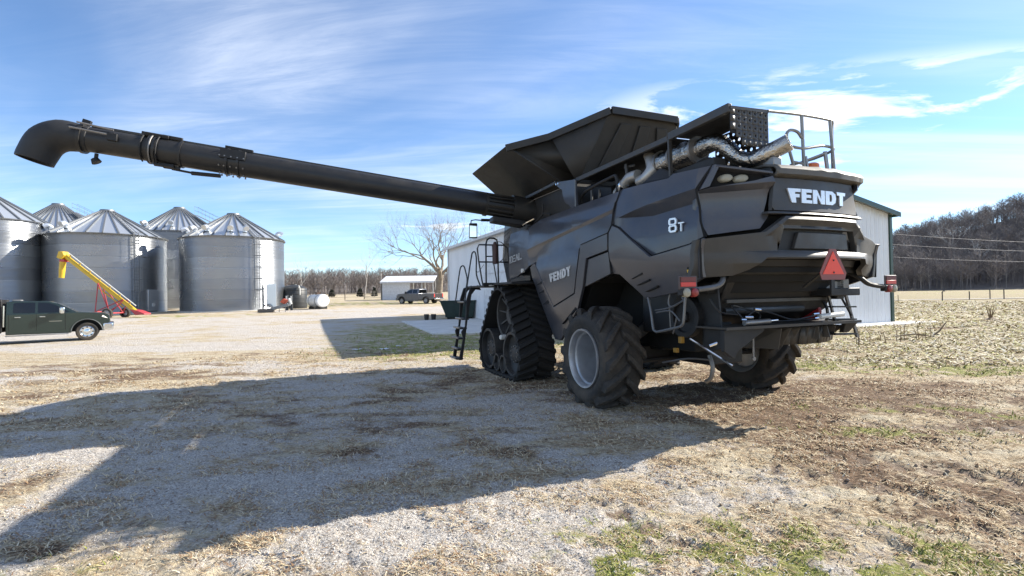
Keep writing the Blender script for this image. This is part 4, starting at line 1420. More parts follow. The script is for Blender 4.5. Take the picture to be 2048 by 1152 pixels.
def tyre_lug(sgn):
    vs, fs = [], []
    npt = 7
    for k in range(npt):
        t = k / (npt - 1)
        y = sgn * (-0.02 + t * (TW / 2 + 0.015))
        ph = -0.44 * t ** 1.15
        ro = TR - 0.03 * t ** 3
        ri = TR - 0.085 - 0.06 * t ** 3
        hw = (0.046 + 0.016 * t)
        for (r_, e) in ((ri, 1.35), (ro, 0.85)):
            for s in (-1, 1):
                a = ph + s * hw * e / r_
                vs.append((r_ * math.sin(a), y, r_ * math.cos(a)))
    for k in range(npt - 1):
        a, b = 4 * k, 4 * k + 4
        fs += [(a, b, b + 2, a + 2), (a + 1, a + 3, b + 3, b + 1), (a + 2, b + 2, b + 3, a + 3), (a, a + 1, b + 1, b)]
    fs += [(0, 2, 3, 1), (4 * npt - 4, 4 * npt - 3, 4 * npt - 1, 4 * npt - 2)]
    # shoulder block running down the sidewall
    return MB().add(vs, fs)


def rear_wheel(y, steer=0.0, ang0=0.0):
    c = Vector((0.41, y, TR - 0.055))
    h = TW / 2
    prof = [(RRIM + 0.015, -h + 0.07), (RRIM + 0.03, -h + 0.03), (0.52, -h - 0.012), (0.60, -h - 0.018), (0.655, -h + 0.015), (0.69, -h + 0.075), (0.70, -0.12), (0.705, 0.0),
            (0.70, 0.12), (0.69, h - 0.075), (0.655, h - 0.015), (0.60, h + 0.018), (0.52, h + 0.012), (RRIM + 0.03, h - 0.03), (RRIM + 0.015, h - 0.07)]
    ty = MB().lathe(prof, (0, 0, 0), 'y', 64).build('rear_tyre', RUBBER, CB, angle=40)
    ty.matrix_local = Matrix.Translation(c) @ Matrix.Rotation(steer, 4, 'Z') @ Matrix.Rotation(ang0, 4, 'Y')
    nl = 14
    for s in (1, -1):
        base = None
        for k in range(nl):
            a = 2 * PI * (k + (0.5 if s < 0 else 0)) / nl
            if base is None:
                base = tyre_lug(s).build('tyre_lug', RUBBER, ty, angle=30, bevel=0.008)
                ob = base
            else:
                ob = place('tyre_lug', base.data, ty, Matrix.Identity(4))
                md = ob.modifiers.new('bevel', 'BEVEL'); md.width = 0.008; md.segments = 1; md.limit_method = 'ANGLE'; md.angle_limit = R(35)
            ob.matrix_local = Matrix.Rotation(a, 4, 'Y')
    out = 1 if y > 0 else -1
    rp = [(RRIM + 0.035, h - 0.02), (RRIM + 0.03, h + 0.005), (RRIM + 0.005, h + 0.0), (RRIM - 0.012, h - 0.03), (RRIM - 0.015, h - 0.085), (RRIM - 0.04, h - 0.10), (RRIM - 0.05, h - 0.13), (RRIM - 0.055, -0.06),
          (RRIM - 0.065, -0.13), (RRIM - 0.09, -0.17), (0.20, -0.19), (0.19, -0.15), (0.12, -0.12), (0.001, -0.12)]
    if out < 0:
        rp = [(r_, -a) for r_, a in rp]
    rm = MB().lathe(rp, (0, 0, 0), 'y', 48)
    # back side
    rp2 = [(RRIM + 0.035, -h + 0.02), (RRIM - 0.01, -h + 0.05), (RRIM - 0.04, -h + 0.14), (RRIM - 0.06, -0.20), (RRIM - 0.10, -0.21), (0.20, -0.22), (0.001, -0.23)]
    if out < 0:
        rp2 = [(r_, -a) for r_, a in rp2]
    rm.lathe(rp2, (0, 0, 0), 'y', 48)
    ro = rm.build('wheel_rim', RIM, CB, angle=40)
    ro.matrix_local = Matrix.Translation(c) @ Matrix.Rotation(steer, 4, 'Z')
    nb = MB()
    for k in range(10):
        a = 2 * PI * k / 10
        nb.disc((0.15 * math.sin(a), -0.125 * out, 0.15 * math.cos(a)), 0.016, 0.04, 'y', 6)
    nb.build('wheel_nuts', GREASE, ro)


rear_wheel(1.56, R(-2), 0.12)
rear_wheel(-1.56, R(-2), 0.3)

# ---- rubber tracks
circ = [((4.30, 0.52), 0.44), ((3.00, 0.52), 0.44), ((3.60, 1.27), 0.52)]
pts = []
for (c, r_) in circ:
    for k in range(64):
        a = 2 * PI * k / 64
        pts.append((c[0] + r_ * math.cos(a), c[1] + r_ * math.sin(a)))


def hull(P):
    P = sorted(set(P))
    def half(Q):
        o = []
        for p in Q:
            while len(o) >= 2 and (o[-1][0] - o[-2][0]) * (p[1] - o[-2][1]) - (o[-1][1] - o[-2][1]) * (p[0] - o[-2][0]) <= 0:
                o.pop()
            o.append(p)
        return o
    a, b = half(P), half(P[::-1])
    return a[:-1] + b[:-1]


hp = hull(pts)                                   # counter-clockwise in (x, z): bottom runs forward
hp = hp[::-1]                                    # now the rear side runs upward
hv = [Vector((p[0], p[1])) for p in hp]
cum = [0]
for i in range(len(hv)):
    cum.append(cum[-1] + (hv[(i + 1) % len(hv)] - hv[i]).length)
TOT = cum[-1]


def belt_at(s):
    s = s % TOT
    for i in range(len(hv)):
        if cum[i + 1] >= s:
            t = (s - cum[i]) / max(cum[i + 1] - cum[i], 1e-6)
            a, b = hv[i], hv[(i + 1) % len(hv)]
            d = (b - a).normalized()
            p = a.lerp(b, t)
            return p, d
    return hv[0], (hv[1] - hv[0]).normalized()


NB = 120
BW = 0.76
BAR_N = 36


def track_bar(sgn):
    mb = MB()
    vs, fs = [], []
    for k in range(4):
        t = k / 3
        y = sgn * (0.015 + t * (BW / 2 - 0.015))
        x = 0.075 - 0.15 * t
        for (zz_, w) in ((0.0, 0.052), (0.062, 0.034)):
            for s in (-1, 1):
                vs.append((x + s * w, y, zz_ - 0.01 * t * (zz_ > 0)))
    for k in range(3):
        a, b = 4 * k, 4 * k + 4
        fs += [(a, b, b + 2, a + 2), (a + 1, a + 3, b + 3, b + 1), (a + 2, b + 2, b + 3, a + 3)]
    fs += [(0, 2, 3, 1), (12, 13, 15, 14)]
    return mb.add(vs, fs)


WHEELT = mat('idler_black', (0.030, 0.030, 0.031), 0.5, dust=DUST, dustamt=0.2)
for sd_ in (1, -1):
    yc = 1.60 * sd_
    mb = MB()
    vs, fs = [], []
    for i in range(NB):
        p, d = belt_at(TOT * i / NB)
        nrm = Vector((-d.y, d.x))                 # outward for this direction
        if (p - Vector((3.63, 0.8))).dot(nrm) < 0:
            nrm = -nrm
        for (yy_, off) in ((-BW / 2, 0.0), (BW / 2, 0.0), (BW / 2, 0.038), (-BW / 2, 0.038)):
            vs.append((p.x + nrm.x * off, yc + yy_, p.y + nrm.y * off))
    for i in range(NB):
        j = (i + 1) % NB
        for k in range(4):
            k2 = (k + 1) % 4
            fs.append((4 * i + k, 4 * i + k2, 4 * j + k2, 4 * j + k))
    belt = mb.add(vs, fs).build('track_belt', RUBBER_T, CB, angle=40)
    for s in (1, -1):
        base = track_bar(s).build('track_bar', RUBBER_T, belt, angle=30)
        for i in range(BAR_N):
            p, d = belt_at(TOT * (i + (0.5 if s < 0 else 0)) / BAR_N)
            nrm = Vector((-d.y, d.x))
            if (p - Vector((3.63, 0.8))).dot(nrm) < 0:
                nrm = -nrm
            X = Vector((d.x, 0, d.y)); Z = Vector((nrm.x, 0, nrm.y)); Y = Z.cross(X)
            flip = 1 if Y.y > 0 else -1
            Mx = Matrix(((X.x, 0, Z.x, p.x + nrm.x * 0.036), (0, 1, 0, yc), (X.z, 0, Z.z, p.y + nrm.y * 0.036), (0, 0, 0, 1)))
            ob = base if i == 0 else place('track_bar', base.data, belt, Mx)
            ob.matrix_local = Mx
    # guide lugs inside the belt
    for ((cx, cz), r_) in circ[:2]:
        for off in (-0.19, 0.19):
            w = 0.30
            prof = [(r_ - 0.005, -w / 2), (r_ - 0.005, w / 2), (r_ - 0.06, w / 2), (r_ - 0.07, w / 2 - 0.04), (0.20, 0.02), (0.18, 0.06 * (1 if off > 0 else -1)), (0.001, 0.06)]
            if off * sd_ < 0:
                pass
            prof_o = [(a, b_) for a, b_ in prof]
            mb = MB()
            sg = 1 if off > 0 else -1
            mb.lathe([(r_ - 0.005, -sg * w / 2), (r_ - 0.005, sg * w / 2), (r_ - 0.055, sg * w / 2), (r_ - 0.065, sg * (w / 2 - 0.10)), (0.19, sg * 0.0), (0.18, sg * 0.07), (0.10, sg * 0.09), (0.001, sg * 0.09)], (cx, yc + off, cz), 'y', 40)
            iw = mb.build('idler_wheel', WHEELT, CB, angle=35)
            nb = MB()
            for k in range(10):
                a = 2 * PI * k / 10
                nb.disc((cx + 0.15 * math.sin(a), yc + off + sg * 0.08, cz + 0.15 * math.cos(a)), 0.016, 0.04, 'y', 6)
            nb.build('wheel_nuts', GREASE, iw)
    for cx in (3.47, 3.83):
        for off in (-0.19, 0.19):
            sg = 1 if off > 0 else -1
            MB().lathe([(0.185, -0.15), (0.185, 0.15), (0.15, sg * 0.15), (0.14, sg * 0.09), (0.05, sg * 0.09), (0.001, sg * 0.11)], (cx, yc + off, 0.27), 'y', 28).build('mid_roller', WHEELT, CB, angle=35)
    dw = MB()
    (cx, cz), r_ = circ[2]
    dw.lathe([(r_ - 0.01, -0.20), (r_ - 0.01, -0.13), (r_ - 0.08, -0.13), (r_ - 0.08, -0.20)], (cx, yc, cz), 'y', 48, closed=True)
    dw.lathe([(r_ - 0.01, 0.13), (r_ - 0.01, 0.20), (r_ - 0.08, 0.20), (r_ - 0.08, 0.13)], (cx, yc, cz), 'y', 48, closed=True)
    dw.lathe([(r_ - 0.10, -0.14), (r_ - 0.10, 0.14)], (cx, yc, cz), 'y', 48)
    dw.lathe([(0.001, -0.1), (0.20, -0.1), (0.20, 0.1), (0.001, 0.1)], (cx, yc, cz), 'y', 28)
    dwo = dw.build('drive_wheel', mat('drive_wheel_grey', (0.055, 0.055, 0.057), 0.5, dust=DUST, dustamt=0.3), CB, angle=35)
    sp = MB()
    for k in range(9):
        a = 2 * PI * k / 9
        for yy_ in (-0.15, 0.15):
            sp.bar((cx + 0.22 * math.sin(a), yc + yy_ * 0.5, cz + 0.22 * math.cos(a)), (cx + (r_ - 0.08) * math.sin(a), yc + yy_, cz + (r_ - 0.08) * math.cos(a)), 0.03, 0.03)
        sp.bar((cx + (r_ - 0.03) * math.sin(a), yc - 0.18, cz + (r_ - 0.03) * math.cos(a)), (cx + (r_ - 0.03) * math.sin(a), yc + 0.18, cz + (r_ - 0.03) * math.cos(a)), 0.035, 0.035)
    sp.build('drive_spokes', WHEELT, dwo)
    MB().bar((3.02, yc, 0.60), (4.28, yc, 0.60), 0.10, 0.22).bar((3.65, yc, 0.6), (3.6, yc, 1.2), 0.10, 0.30).build('track_frame', BLACK, CB, bevel=0.01)
    MB().lathe([(0.001, 0.02), (0.04, 0.02), (0.055, 0.0), (0.055, -0.12)], (3.64, yc + 0.3 * sd_, 0.80), 'y', 16).build('hub_cap', LAMPW, CB)
    MB().bar((3.6, yc, 1.27), (3.6, 0.5 * sd_, 1.27), 0.3, 0.3).build('drive_axle', BLACK, CB)
    MB().box(2.9, 4.5, 1.20 * sd_, 1.95 * sd_, 1.90, 1.94).build('track_mudguard', BLACK, CB)

# ---- grain tank and its opened lid panels
MB().prism([(u, -1.15, z) for u, z in ((4.75, 3.0), (4.75, 3.70), (1.75, 3.70), (1.55, 3.0))], (0, 2.30, 0)).build('grain_tank', TANKM, CB, angle=20, bevel=0.02)


def sheet(name, pts, m, thick=0.03, ribs=(), lip=0.0, parent=None):
    mb = MB()
    P = [Vector(p) for p in pts]
    n = (P[1] - P[0]).cross(P[2] - P[0]).normalized()
    mb.prism(P, n * thick)
    o_ = mb.build(name, m, parent or CB, angle=20, bevel=0.004)
    return o_


FL = {}
for s in (1, -1):
    A_, B_, C2, D_ = (4.52, 2.17 * s, 4.40), (2.50, 2.17 * s, 4.46), (2.12, 1.14 * s, 3.70), (4.72, 1.14 * s, 3.70)
    sheet('tank_side_lid', (A_, B_, C2, D_), TANKM)
    # folded corner between side lid and rear lid
    G1, Gm, G2, Bt = Vector(B_), Vector((2.20, 1.42 * s, 4.66)), Vector((1.22, 0.72 * s, 4.90)), Vector((1.72, 1.12 * s, 3.66))
    C2v = Vector(C2)
    Bm = Vector((2.30, 0.80 * s, 3.95))
    mb = MB()
    mb.add([G1, Gm, G2, Bt, Bm, C2v], [(0, 1, 4, 5), (1, 2, 3, 4)])
    o = mb.build('tank_corner_fold', TANKM, CB, angle=12)
    sm = o.modifiers.new('t', 'SOLIDIFY'); sm.thickness = 0.02; sm.offset = 0
    # rolled stiffening lip along its top
    mb = MB()
    for a, b in ((G1, Gm), (Gm, G2)):
        mb.bar(a + Vector((-0.02, 0.02 * s, -0.05)), b + Vector((-0.02, 0.02 * s, -0.05)), 0.05, 0.13)
    mb.build('lid_lip', TANKM, o, bevel=0.006)
    fr1, fr2 = (4.75, 1.10 * s, 3.70), (5.35, 0.75 * s, 4.85)
    o = MB().add([A_, D_, fr1, fr2], [(0, 1, 2, 3)]).build('tank_corner_fold', TANKM, CB, angle=12)
    sm = o.modifiers.new('t', 'SOLIDIFY'); sm.thickness = 0.02
rl_ = sheet('tank_rear_lid', ((1.22, 0.72, 4.90), (1.22, -0.72, 4.90), (1.70, -1.12, 3.66), (1.70, 1.12, 3.66)), TANKM)
MB().bar((1.19, 0.72, 4.86), (1.19, -0.72, 4.86), 0.05, 0.13).build('lid_lip', TANKM, rl_, bevel=0.006)
# pressed ribs on the rear lid
a0, b0 = Vector((1.22, 0, 4.90)), Vector((1.70, 0, 3.66))
for (yt, yb) in ((0.36, 0.72), (-0.05, 0.05), (-0.42, -0.70)):
    p_, q2 = a0.lerp(b0, 0.16) + Vector((-0.034, yt, -0.013)), a0.lerp(b0, 0.95) + Vector((-0.034, yb, -0.013))
    nv_ = Vector((-0.93, 0, -0.36)) * -0.03
    MB().prism([p_ + Vector((0, 0.11, 0)), p_ - Vector((0, 0.11, 0)), q2 - Vector((0, 0.15, 0)), q2 + Vector((0, 0.15, 0))], nv_).build('lid_rib', TANKM, rl_, bevel=0.012)
sheet('tank_front_lid', ((5.35, 0.75, 4.85), (5.35, -0.75, 4.85), (4.75, -1.10, 3.70), (4.75, 1.10, 3.70)), TANKM)
# bracket plate and brace on the left flank of the tank
arc = [(1.98 - 0.42 * (1 - math.cos(t)) * 0.6, 3.62 - 0.34 * math.sin(t)) for t in np.linspace(0.1, 1.5, 6)]
MB().prism([(u, 1.27, z) for u, z in [(2.28, 3.79), (1.50, 3.68), (1.46, 3.22), (1.66, 3.20)] + arc[::-1] + [(2.2, 3.72)]], (0, 0.03, 0)).build('tank_bracket', PAINT, CB, angle=20)
MB().bar((2.2, 1.29, 3.77), (3.62, 1.29, 3.73), 0.06, 0.05).build('tank_brace', PLASTIC, CB)
MB().tube([(1.50, 1.30, 3.66), (1.50, 1.30, 3.18)], 0.016, 6).build('brace_rod', TUBEG, CB)
for p in ((2.18, 1.31, 3.735), (2.10, 1.31, 3.73)):
    MB().disc(p, 0.018, 0.02, 'y', 8).build('bracket_bolt', CHROME, CB)
MB().tube([(3.1, 1.32, 3.15), (2.75, 1.32, 3.25), (2.72, 1.32, 3.45)], 0.02, 6).tube([(2.4, 1.32, 3.2), (2.72, 1.32, 3.27)], 0.02, 6).build('grab_handle', BLACK, CB)

# ---- unloading tube
AUG = mat('unload_tube_paint', (0.020, 0.020, 0.021), 0.42, 0.2, coat=0.1, dust=DUST, dustamt=0.06)
P0, P1 = Vector((3.62, 1.0, 3.44)), Vector((4.42, 9.05, 4.44))
dv = (P1 - P0).normalized()
ta = lambda v: P0.lerp(P1, (v - 1.0) / 8.05)
tube_o = MB().tube([ta(1.0), ta(3), ta(5), ta(6.75)], 0.222, 28, caps=False).tube([ta(6.75), ta(8.1)], 0.216, 28).tube([ta(8.1), ta(9.1)], 0.208, 28).build('unloading_tube', AUG, CB, angle=40)
side = dv.cross(Vector((0, 0, 1))).normalized()
upn = side.cross(dv).normalized()
# rail flange on top of the tube
MB().bar(ta(1.9) + upn * 0.225, ta(8.95) + upn * 0.225, 0.10, 0.035).build('tube_flange', PLASTIC, CB)
MB().tube([ta(0.55) - upn * 0.18, ta(1.0), ta(1.55)], [0.30, 0.29, 0.28], 24).build('tube_elbow', TANKM, CB)
for s_ in range(6):
    a = -0.9 + s_ * 0.36
    off = side * -1 * math.cos(a) + upn * math.sin(a)
    MB().bar(ta(1.58) + off * 0.262, ta(2.15) + off * 0.245, 0.035, 0.03, upv=tuple(off)).build('tube_rib', TANKM, CB, bevel=0.006)
MB().tube([ta(1.50), ta(1.60)], 0.285, 26).build('tube_collar', TANKM, CB)
MB().tube([ta(2.12), ta(2.18)], 0.245, 26).build('tube_collar', TANKM, CB)
MB().prism([ta(1.3) - upn * 0.24 + side * k for k in (-0.2, 0.2)] + [ta(2.0) - upn * 0.24 + side * k for k in (0.15, -0.15)], -upn * 0.12).build('tube_cradle', BLACK, CB, bevel=0.02)
MB().tube([(3.3, 1.5, 3.12), (3.05, 1.52, 3.14), (2.75, 1.5, 3.17)], 0.018, 6).build('tube_cylinder_rod', CHROME, CB)
MB().bar((3.9, 1.3, 3.06), (3.05, 1.45, 3.04), 0.14, 0.08).build('tube_support', BLACK, CB, bevel=0.01)
# joints, clamps and bolts along the tube
for v_, rr2 in ((6.72, 0.245), (6.9, 0.245), (8.08, 0.25), (8.0, 0.245), (7.62, 0.236)):
    MB().tube([ta(v_ - 0.02), ta(v_ + 0.02)], rr2, 28).build('tube_ring', AUG, CB)
for v_ in (6.62, 6.72, 6.82, 6.92, 7.0):
    for a in (-1.9, -1.2, -0.5, 0.2, 0.8):
        off = side * -math.cos(a) + upn * math.sin(a)
        c_ = ta(v_) + off * 0.235
        MB().bar(c_ - off * 0.01, c_ + off * 0.025, 0.022, 0.022, upv=tuple(dv)).build('tube_bolt', GREASE, tube_o)
MB().bar(ta(6.6) + upn * 0.10 - side * 0.235, ta(7.0) + upn * 0.10 - side * 0.235, 0.03, 0.16, upv=tuple(upn)).build('hinge_plate', BLACK, tube_o, bevel=0.005)
for v_ in (7.95, 8.05, 8.18):
    MB().tube([ta(v_) + (side * -math.cos(a) + upn * math.sin(a)) * (0.25 if v_ < 8.1 else 0.235) for a in np.linspace(-1.4, 1.5, 10)], 0.014, 6).build('clamp_band', GREASE if v_ == 8.05 else BLACK, tube_o)
for (v_, a, l) in ((7.78, 1.35, 0.3), (8.0, 1.2, 0.35), (8.15, 1.5, 0.2), (7.85, -1.3, 0.3), (7.75, -1.5, 0.25), (6.75, 1.45, 0.45)):
    off = side * -math.cos(a) + upn * math.sin(a)
    MB().bar(ta(v_ - l / 2) + off * 0.255, ta(v_ + l / 2) + off * 0.26, 0.06, 0.06, upv=tuple(off)).build('clamp_bracket', BLACK, tube_o, bevel=0.008)
MB().tube([ta(7.75) - upn * 0.28, ta(7.3) - upn * 0.30], 0.02, 8).tube([ta(7.45) - upn * 0.30, ta(7.0) - upn * 0.27], 0.035, 10).build('fold_cylinder', BLACK, tube_o)
MB().tube([ta(8.85) - upn * 0.22, ta(8.85) - upn * 0.32], 0.03, 8).tube([ta(8.87) - upn * 0.31, ta(8.83) - upn * 0.37], [0.055, 0.075], 12).build('tube_lamp', BLACK, tube_o)
# spout
sp_c = [ta(8.95), ta(9.10), Vector((4.45, 9.36, 4.46)), Vector((4.47, 9.56, 4.35)), Vector((4.48, 9.68, 4.13)), Vector((4.48, 9.72, 4.02))]
o = MB().tube(sp_c, [0.21, 0.228, 0.262, 0.268, 0.258, 0.25], 24, caps=False, smooth=5).build('tube_spout', mat('spout_rubber', (0.020, 0.020, 0.021), 0.6), CB, angle=45)
sm = o.modifiers.new('t', 'SOLIDIFY'); sm.thickness = 0.02
MB().tube([ta(9.02), ta(9.07)], 0.25, 28).build('tube_ring', AUG, CB)
for (a, v0_, v1_) in ((0.35, 8.55, 9.15), (0.9, 8.6, 9.1)):
    off = side * -math.cos(a) + upn * math.sin(a)
    MB().tube([ta(v0_) + off * 0.24, ta(v1_) + off * 0.28], 0.016, 6).build('spout_link', GREASE, tube_o)
MB().bar(ta(8.5) + upn * 0.05 - side * 0.24, ta(8.64) + upn * 0.05 - side * 0.24, 0.05, 0.12, upv=tuple(upn)).bar(ta(8.98) + upn * 0.27, ta(9.1) + upn * 0.29, 0.06, 0.08, upv=tuple(upn)).build('spout_bracket', BLACK, tube_o, bevel=0.006)

# ---- engine deck
MB().prism([(u, -1.05, z) for u, z in ((1.5, 3.08), (1.5, 3.62), (-0.35, 3.66), (-0.6, 3.3), (-0.6, 3.08))], (0, 1.62, 0)).build('engine_cowl', DEEP, CB, angle=20, bevel=0.03)
beam = MB()
beam.bar((1.62, 1.20, 3.70), (-0.78, 1.20, 3.73), 0.05, 0.075).bar((-0.80, 1.20, 3.75), (-1.82, 1.20, 3.785), 0.06, 0.10)
beam.build('deck_beam', PLASTIC, CB, bevel=0.006)
MB().prism([(1.55, 1.175, 3.70), (-0.78, 1.175, 3.735), (-0.78, 0.5, 3.74), (1.55, 0.5, 3.70)], (0, 0, 0.015)).build('deck_roof', BLACK, CB)  # sheet extended forward to close the sunlit gap in the deck's shadow
MB().prism([(-0.80, 1.17, 3.75), (-1.80, 1.17, 3.785), (-1.75, 0.62, 3.80), (-0.8, 0.5, 3.76)], (0, 0, 0.02)).build('deck_roof', BLACK, CB)
MB().bar((-0.80, 1.20, 3.72), (-0.82, 1.20, 3.16), 0.05, 0.03).build('deck_post', PLASTIC, CB)
MB().tube([(1.55, 1.15, 3.25), (1.5, 1.17, 3.38), (1.3, 1.18, 3.46), (0.6, 1.18, 3.52), (0.45, 1.18, 3.50), (0.42, 1.18, 3.3), (0.5, 1.18, 3.18)], 0.028, 8, smooth=3).build('deck_grab_rail', BLACK, CB)
for (a, b) in (((1.2, 1.16, 3.46), (1.2, 1.16, 3.18)), ((1.05, 1.1, 3.42), (1.08, 1.1, 3.18)), ((0.95, 1.0, 3.2), (0.55, 1.0, 3.42)), ((0.9, 0.95, 3.18), (0.5, 0.95, 3.36)), ((0.25, 1.14, 3.65), (0.2, 1.14, 3.3)), ((0.33, 1.1, 3.62), (0.1, 1.1, 3.60))):
    MB().tube([a, b], 0.022, 7).build('engine_pipe', PLASTIC, CB)
DUCT = mat('duct_grey', (0.42, 0.41, 0.39), 0.35, 0.5, dust=DUST, dustamt=0.3)
MB().tube([(-0.10, 0.98, 3.72), (-0.22, 1.02, 3.60), (-0.28, 1.06, 3.45), (-0.18, 1.10, 3.34), (-0.02, 1.10, 3.33)], [0.085, 0.10, 0.10, 0.095, 0.08], 16, smooth=5).build('intake_duct', DUCT, CB)
MB().tube([(-0.02, 1.12, 3.42), (0.18, 1.12, 3.42), (0.36, 1.12, 3.33), (0.55, 1.12, 3.26)], [0.085, 0.09, 0.08, 0.06], 14, smooth=4).build('intake_duct', DUCT, CB)
MB().tube([(0.30, 1.13, 3.355), (0.34, 1.13, 3.34)], 0.098, 16).build('duct_clamp', CHROME, CB)
MB().tube([(-0.05, 1.0, 3.40), (-0.3, 0.98, 3.52)], 0.10, 12).build('intake_hose', BLACK, CB)
MB().tube([(-0.34, 0.96, 3.52), (-0.62, 0.95, 3.53)], 0.155, 24).tube([(-0.66, 0.95, 3.53), (-1.05, 0.93, 3.54)], 0.168, 24).build('exhaust_canister', FOIL, CB)
for u_ in (-0.36, -0.64, -1.05):
    MB().tube([(u_ - 0.02, 0.95, 3.53), (u_ + 0.02, 0.95, 3.53)], 0.178, 24).build('canister_band', GREASE, CB)
MB().tube([(-1.05, 0.93, 3.54), (-1.20, 0.92, 3.565), (-1.34, 0.90, 3.55), (-1.46, 0.86, 3.45), (-1.56, 0.81, 3.32), (-1.66, 0.75, 3.265), (-1.74, 0.70, 3.27)], [0.12, 0.115, 0.105, 0.095, 0.09, 0.088, 0.088], 18, smooth=5).build('exhaust_pipe', FOIL, CB)
o = MB().tube([(-1.68, 0.74, 3.25), (-1.80, 0.68, 3.29), (-1.92, 0.61, 3.335), (-2.05, 0.54, 3.39)], [0.09, 0.098, 0.10, 0.10], 18, caps=False, smooth=3).build('exhaust_outlet', FOIL, CB)
sm = o.modifiers.new('t', 'SOLIDIFY'); sm.thickness = 0.008
MB().box(-1.95, -1.80, 0.55, 0.68, 3.14, 3.24).build('exhaust_saddle', GREASE, CB, bevel=0.01)
MB().bar((-0.3, 1.08, 3.22), (-1.5, 1.04, 3.26), 0.2, 0.10).build('canister_cradle', BLACK, CB, bevel=0.01)
MB().tube([(-0.9, 1.15, 3.2), (-1.1, 1.12, 3.27), (-1.3, 1.10, 3.33), (-1.42, 1.08, 3.30), (-1.44, 1.08, 3.18)], 0.018, 6, smooth=3).build('deck_hose', BLACK, CB)
MB().prism([(-0.1, 1.33, 3.12), (-0.25, 1.33, 3.20), (-0.42, 1.33, 3.22), (-0.60, 1.2, 3.38), (-0.95, 1.2, 3.20), (-1.15, 1.33, 3.14)], (0, -0.06, 0)).build('heat_shield', BLACK, CB, angle=20)


def perf_plate(name, origin, ax, ay, nx, ny, pitch_, rad, m, thick=0.006, skip=lambda i, j: False, solid=lambda i, j: False):
    mb = MB()
    O_, X_, Y_ = Vector(origin), Vector(ax), Vector(ay)
    for i in range(nx):
        for j in range(ny):
            if skip(i, j):
                continue
            c_ = O_ + X_ * (i + 0.5) * pitch_ + Y_ * (j + 0.5) * pitch_
            h = pitch_ / 2
            sq = [c_ + X_ * a * h + Y_ * b * h for a, b in ((1, 0), (1, 1), (0, 1), (-1, 1), (-1, 0), (-1, -1), (0, -1), (1, -1))]
            if solid(i, j):
                mb.add(sq, [tuple(range(8))])
                continue
            ci = [c_ + X_ * math.cos(k * PI / 4) * rad + Y_ * math.sin(k * PI / 4) * rad for k in range(8)]
            mb.add(sq + ci, [(k, (k + 1) % 8, 8 + (k + 1) % 8, 8 + k) for k in range(8)])
    o_ = mb.build(name, m, CB, angle=20, fix=False)
    s_ = o_.modifiers.new('t', 'SOLIDIFY'); s_.thickness = thick
    return o_


pp = 0.0857
MB().box(-1.8165, -1.80, 0.61, 1.19, 3.50, 3.79).build('screen_backing', DEEP, CB)
perf_plate('perforated_screen', (-1.82, 1.20, 3.80), (0, -1, 0), (0, 0, -1), 7, 5, pp, 0.013, PLASTIC, thick=0.002, skip=lambda i, j: i < (j - 2) + 0 and j > 1, solid=lambda i, j: i == 0 or j == 4)
MB().prism([(-1.83, 1.20, 3.805), (-1.83, 0.60, 3.83), (-1.83, 0.60, 3.79), (-1.83, 1.20, 3.77)], (0.03, 0, 0)).build('screen_edge', PLASTIC, CB)
perf_plate('perforated_screen', (-0.95, 0.55, 3.76), (-1, 0, 0), (0, 0, -1), 9, 7, 0.09, 0.022, BLACK)
# railing round the rear deck
RAILM = mat('rail_grey', (0.30, 0.30, 0.29), 0.42, 0.35)
rw = 0.018
MB().tube([(-1.82, 0.60, 3.82), (-1.82, 0.05, 3.845), (-1.82, -0.46, 3.845), (-1.80, -0.57, 3.83), (-1.76, -0.62, 3.74), (-1.76, -0.62, 3.2)], rw, 8, smooth=3).build('deck_railing', RAILM, CB)
MB().tube([(-1.82, 0.02, 3.84), (-1.82, 0.0, 3.2)], 0.019, 8).tube([(-1.82, -0.50, 3.83), (-1.82, -0.56, 3.2)], 0.019, 8).build('railing_post', RAILM, CB)
MB().tube([(-1.82, 0.30, 3.44), (-1.82, 0.02, 3.43), (-1.83, -0.2, 3.47), (-1.82, -0.38, 3.50), (-1.75, -0.66, 3.50), (-1.45, -0.70, 3.46), (-1.2, -0.55, 3.42)], rw, 8, smooth=3).build('mid_rail', RAILM, CB)
MB().tube([(-1.82, 0.03, 3.56), (-1.82, 0.10, 3.625), (-1.82, 0.22, 3.635), (-1.82, 0.29, 3.58), (-1.82, 0.28, 3.47), (-1.82, 0.20, 3.25), (-1.82, 0.19, 3.19)], rw, 8, smooth=3).tube([(-1.82, 0.19, 3.25), (-1.82, 0.01, 3.24)], 0.015, 6).build('grab_loop', RAILM, CB)
MB().bar((-1.80, -0.42, 3.44), (-1.80, -0.46, 3.2), 0.05, 0.02).bar((-1.80, -0.04, 3.34), (-1.80, -0.07, 3.2), 0.05, 0.03).tube([(-1.80, -0.05, 3.29), (-1.80, -0.42, 3.42)], 0.012, 6).build('rail_bracket', RAILM, CB)
MB().lathe([(0.075, 0.0), (0.08, 0.02), (0.078, 0.07), (0.05, 0.09), (0.001, 0.095)], (-1.74, -0.26, 3.20), 'z', 20).build('beacon', AMBER, CB)

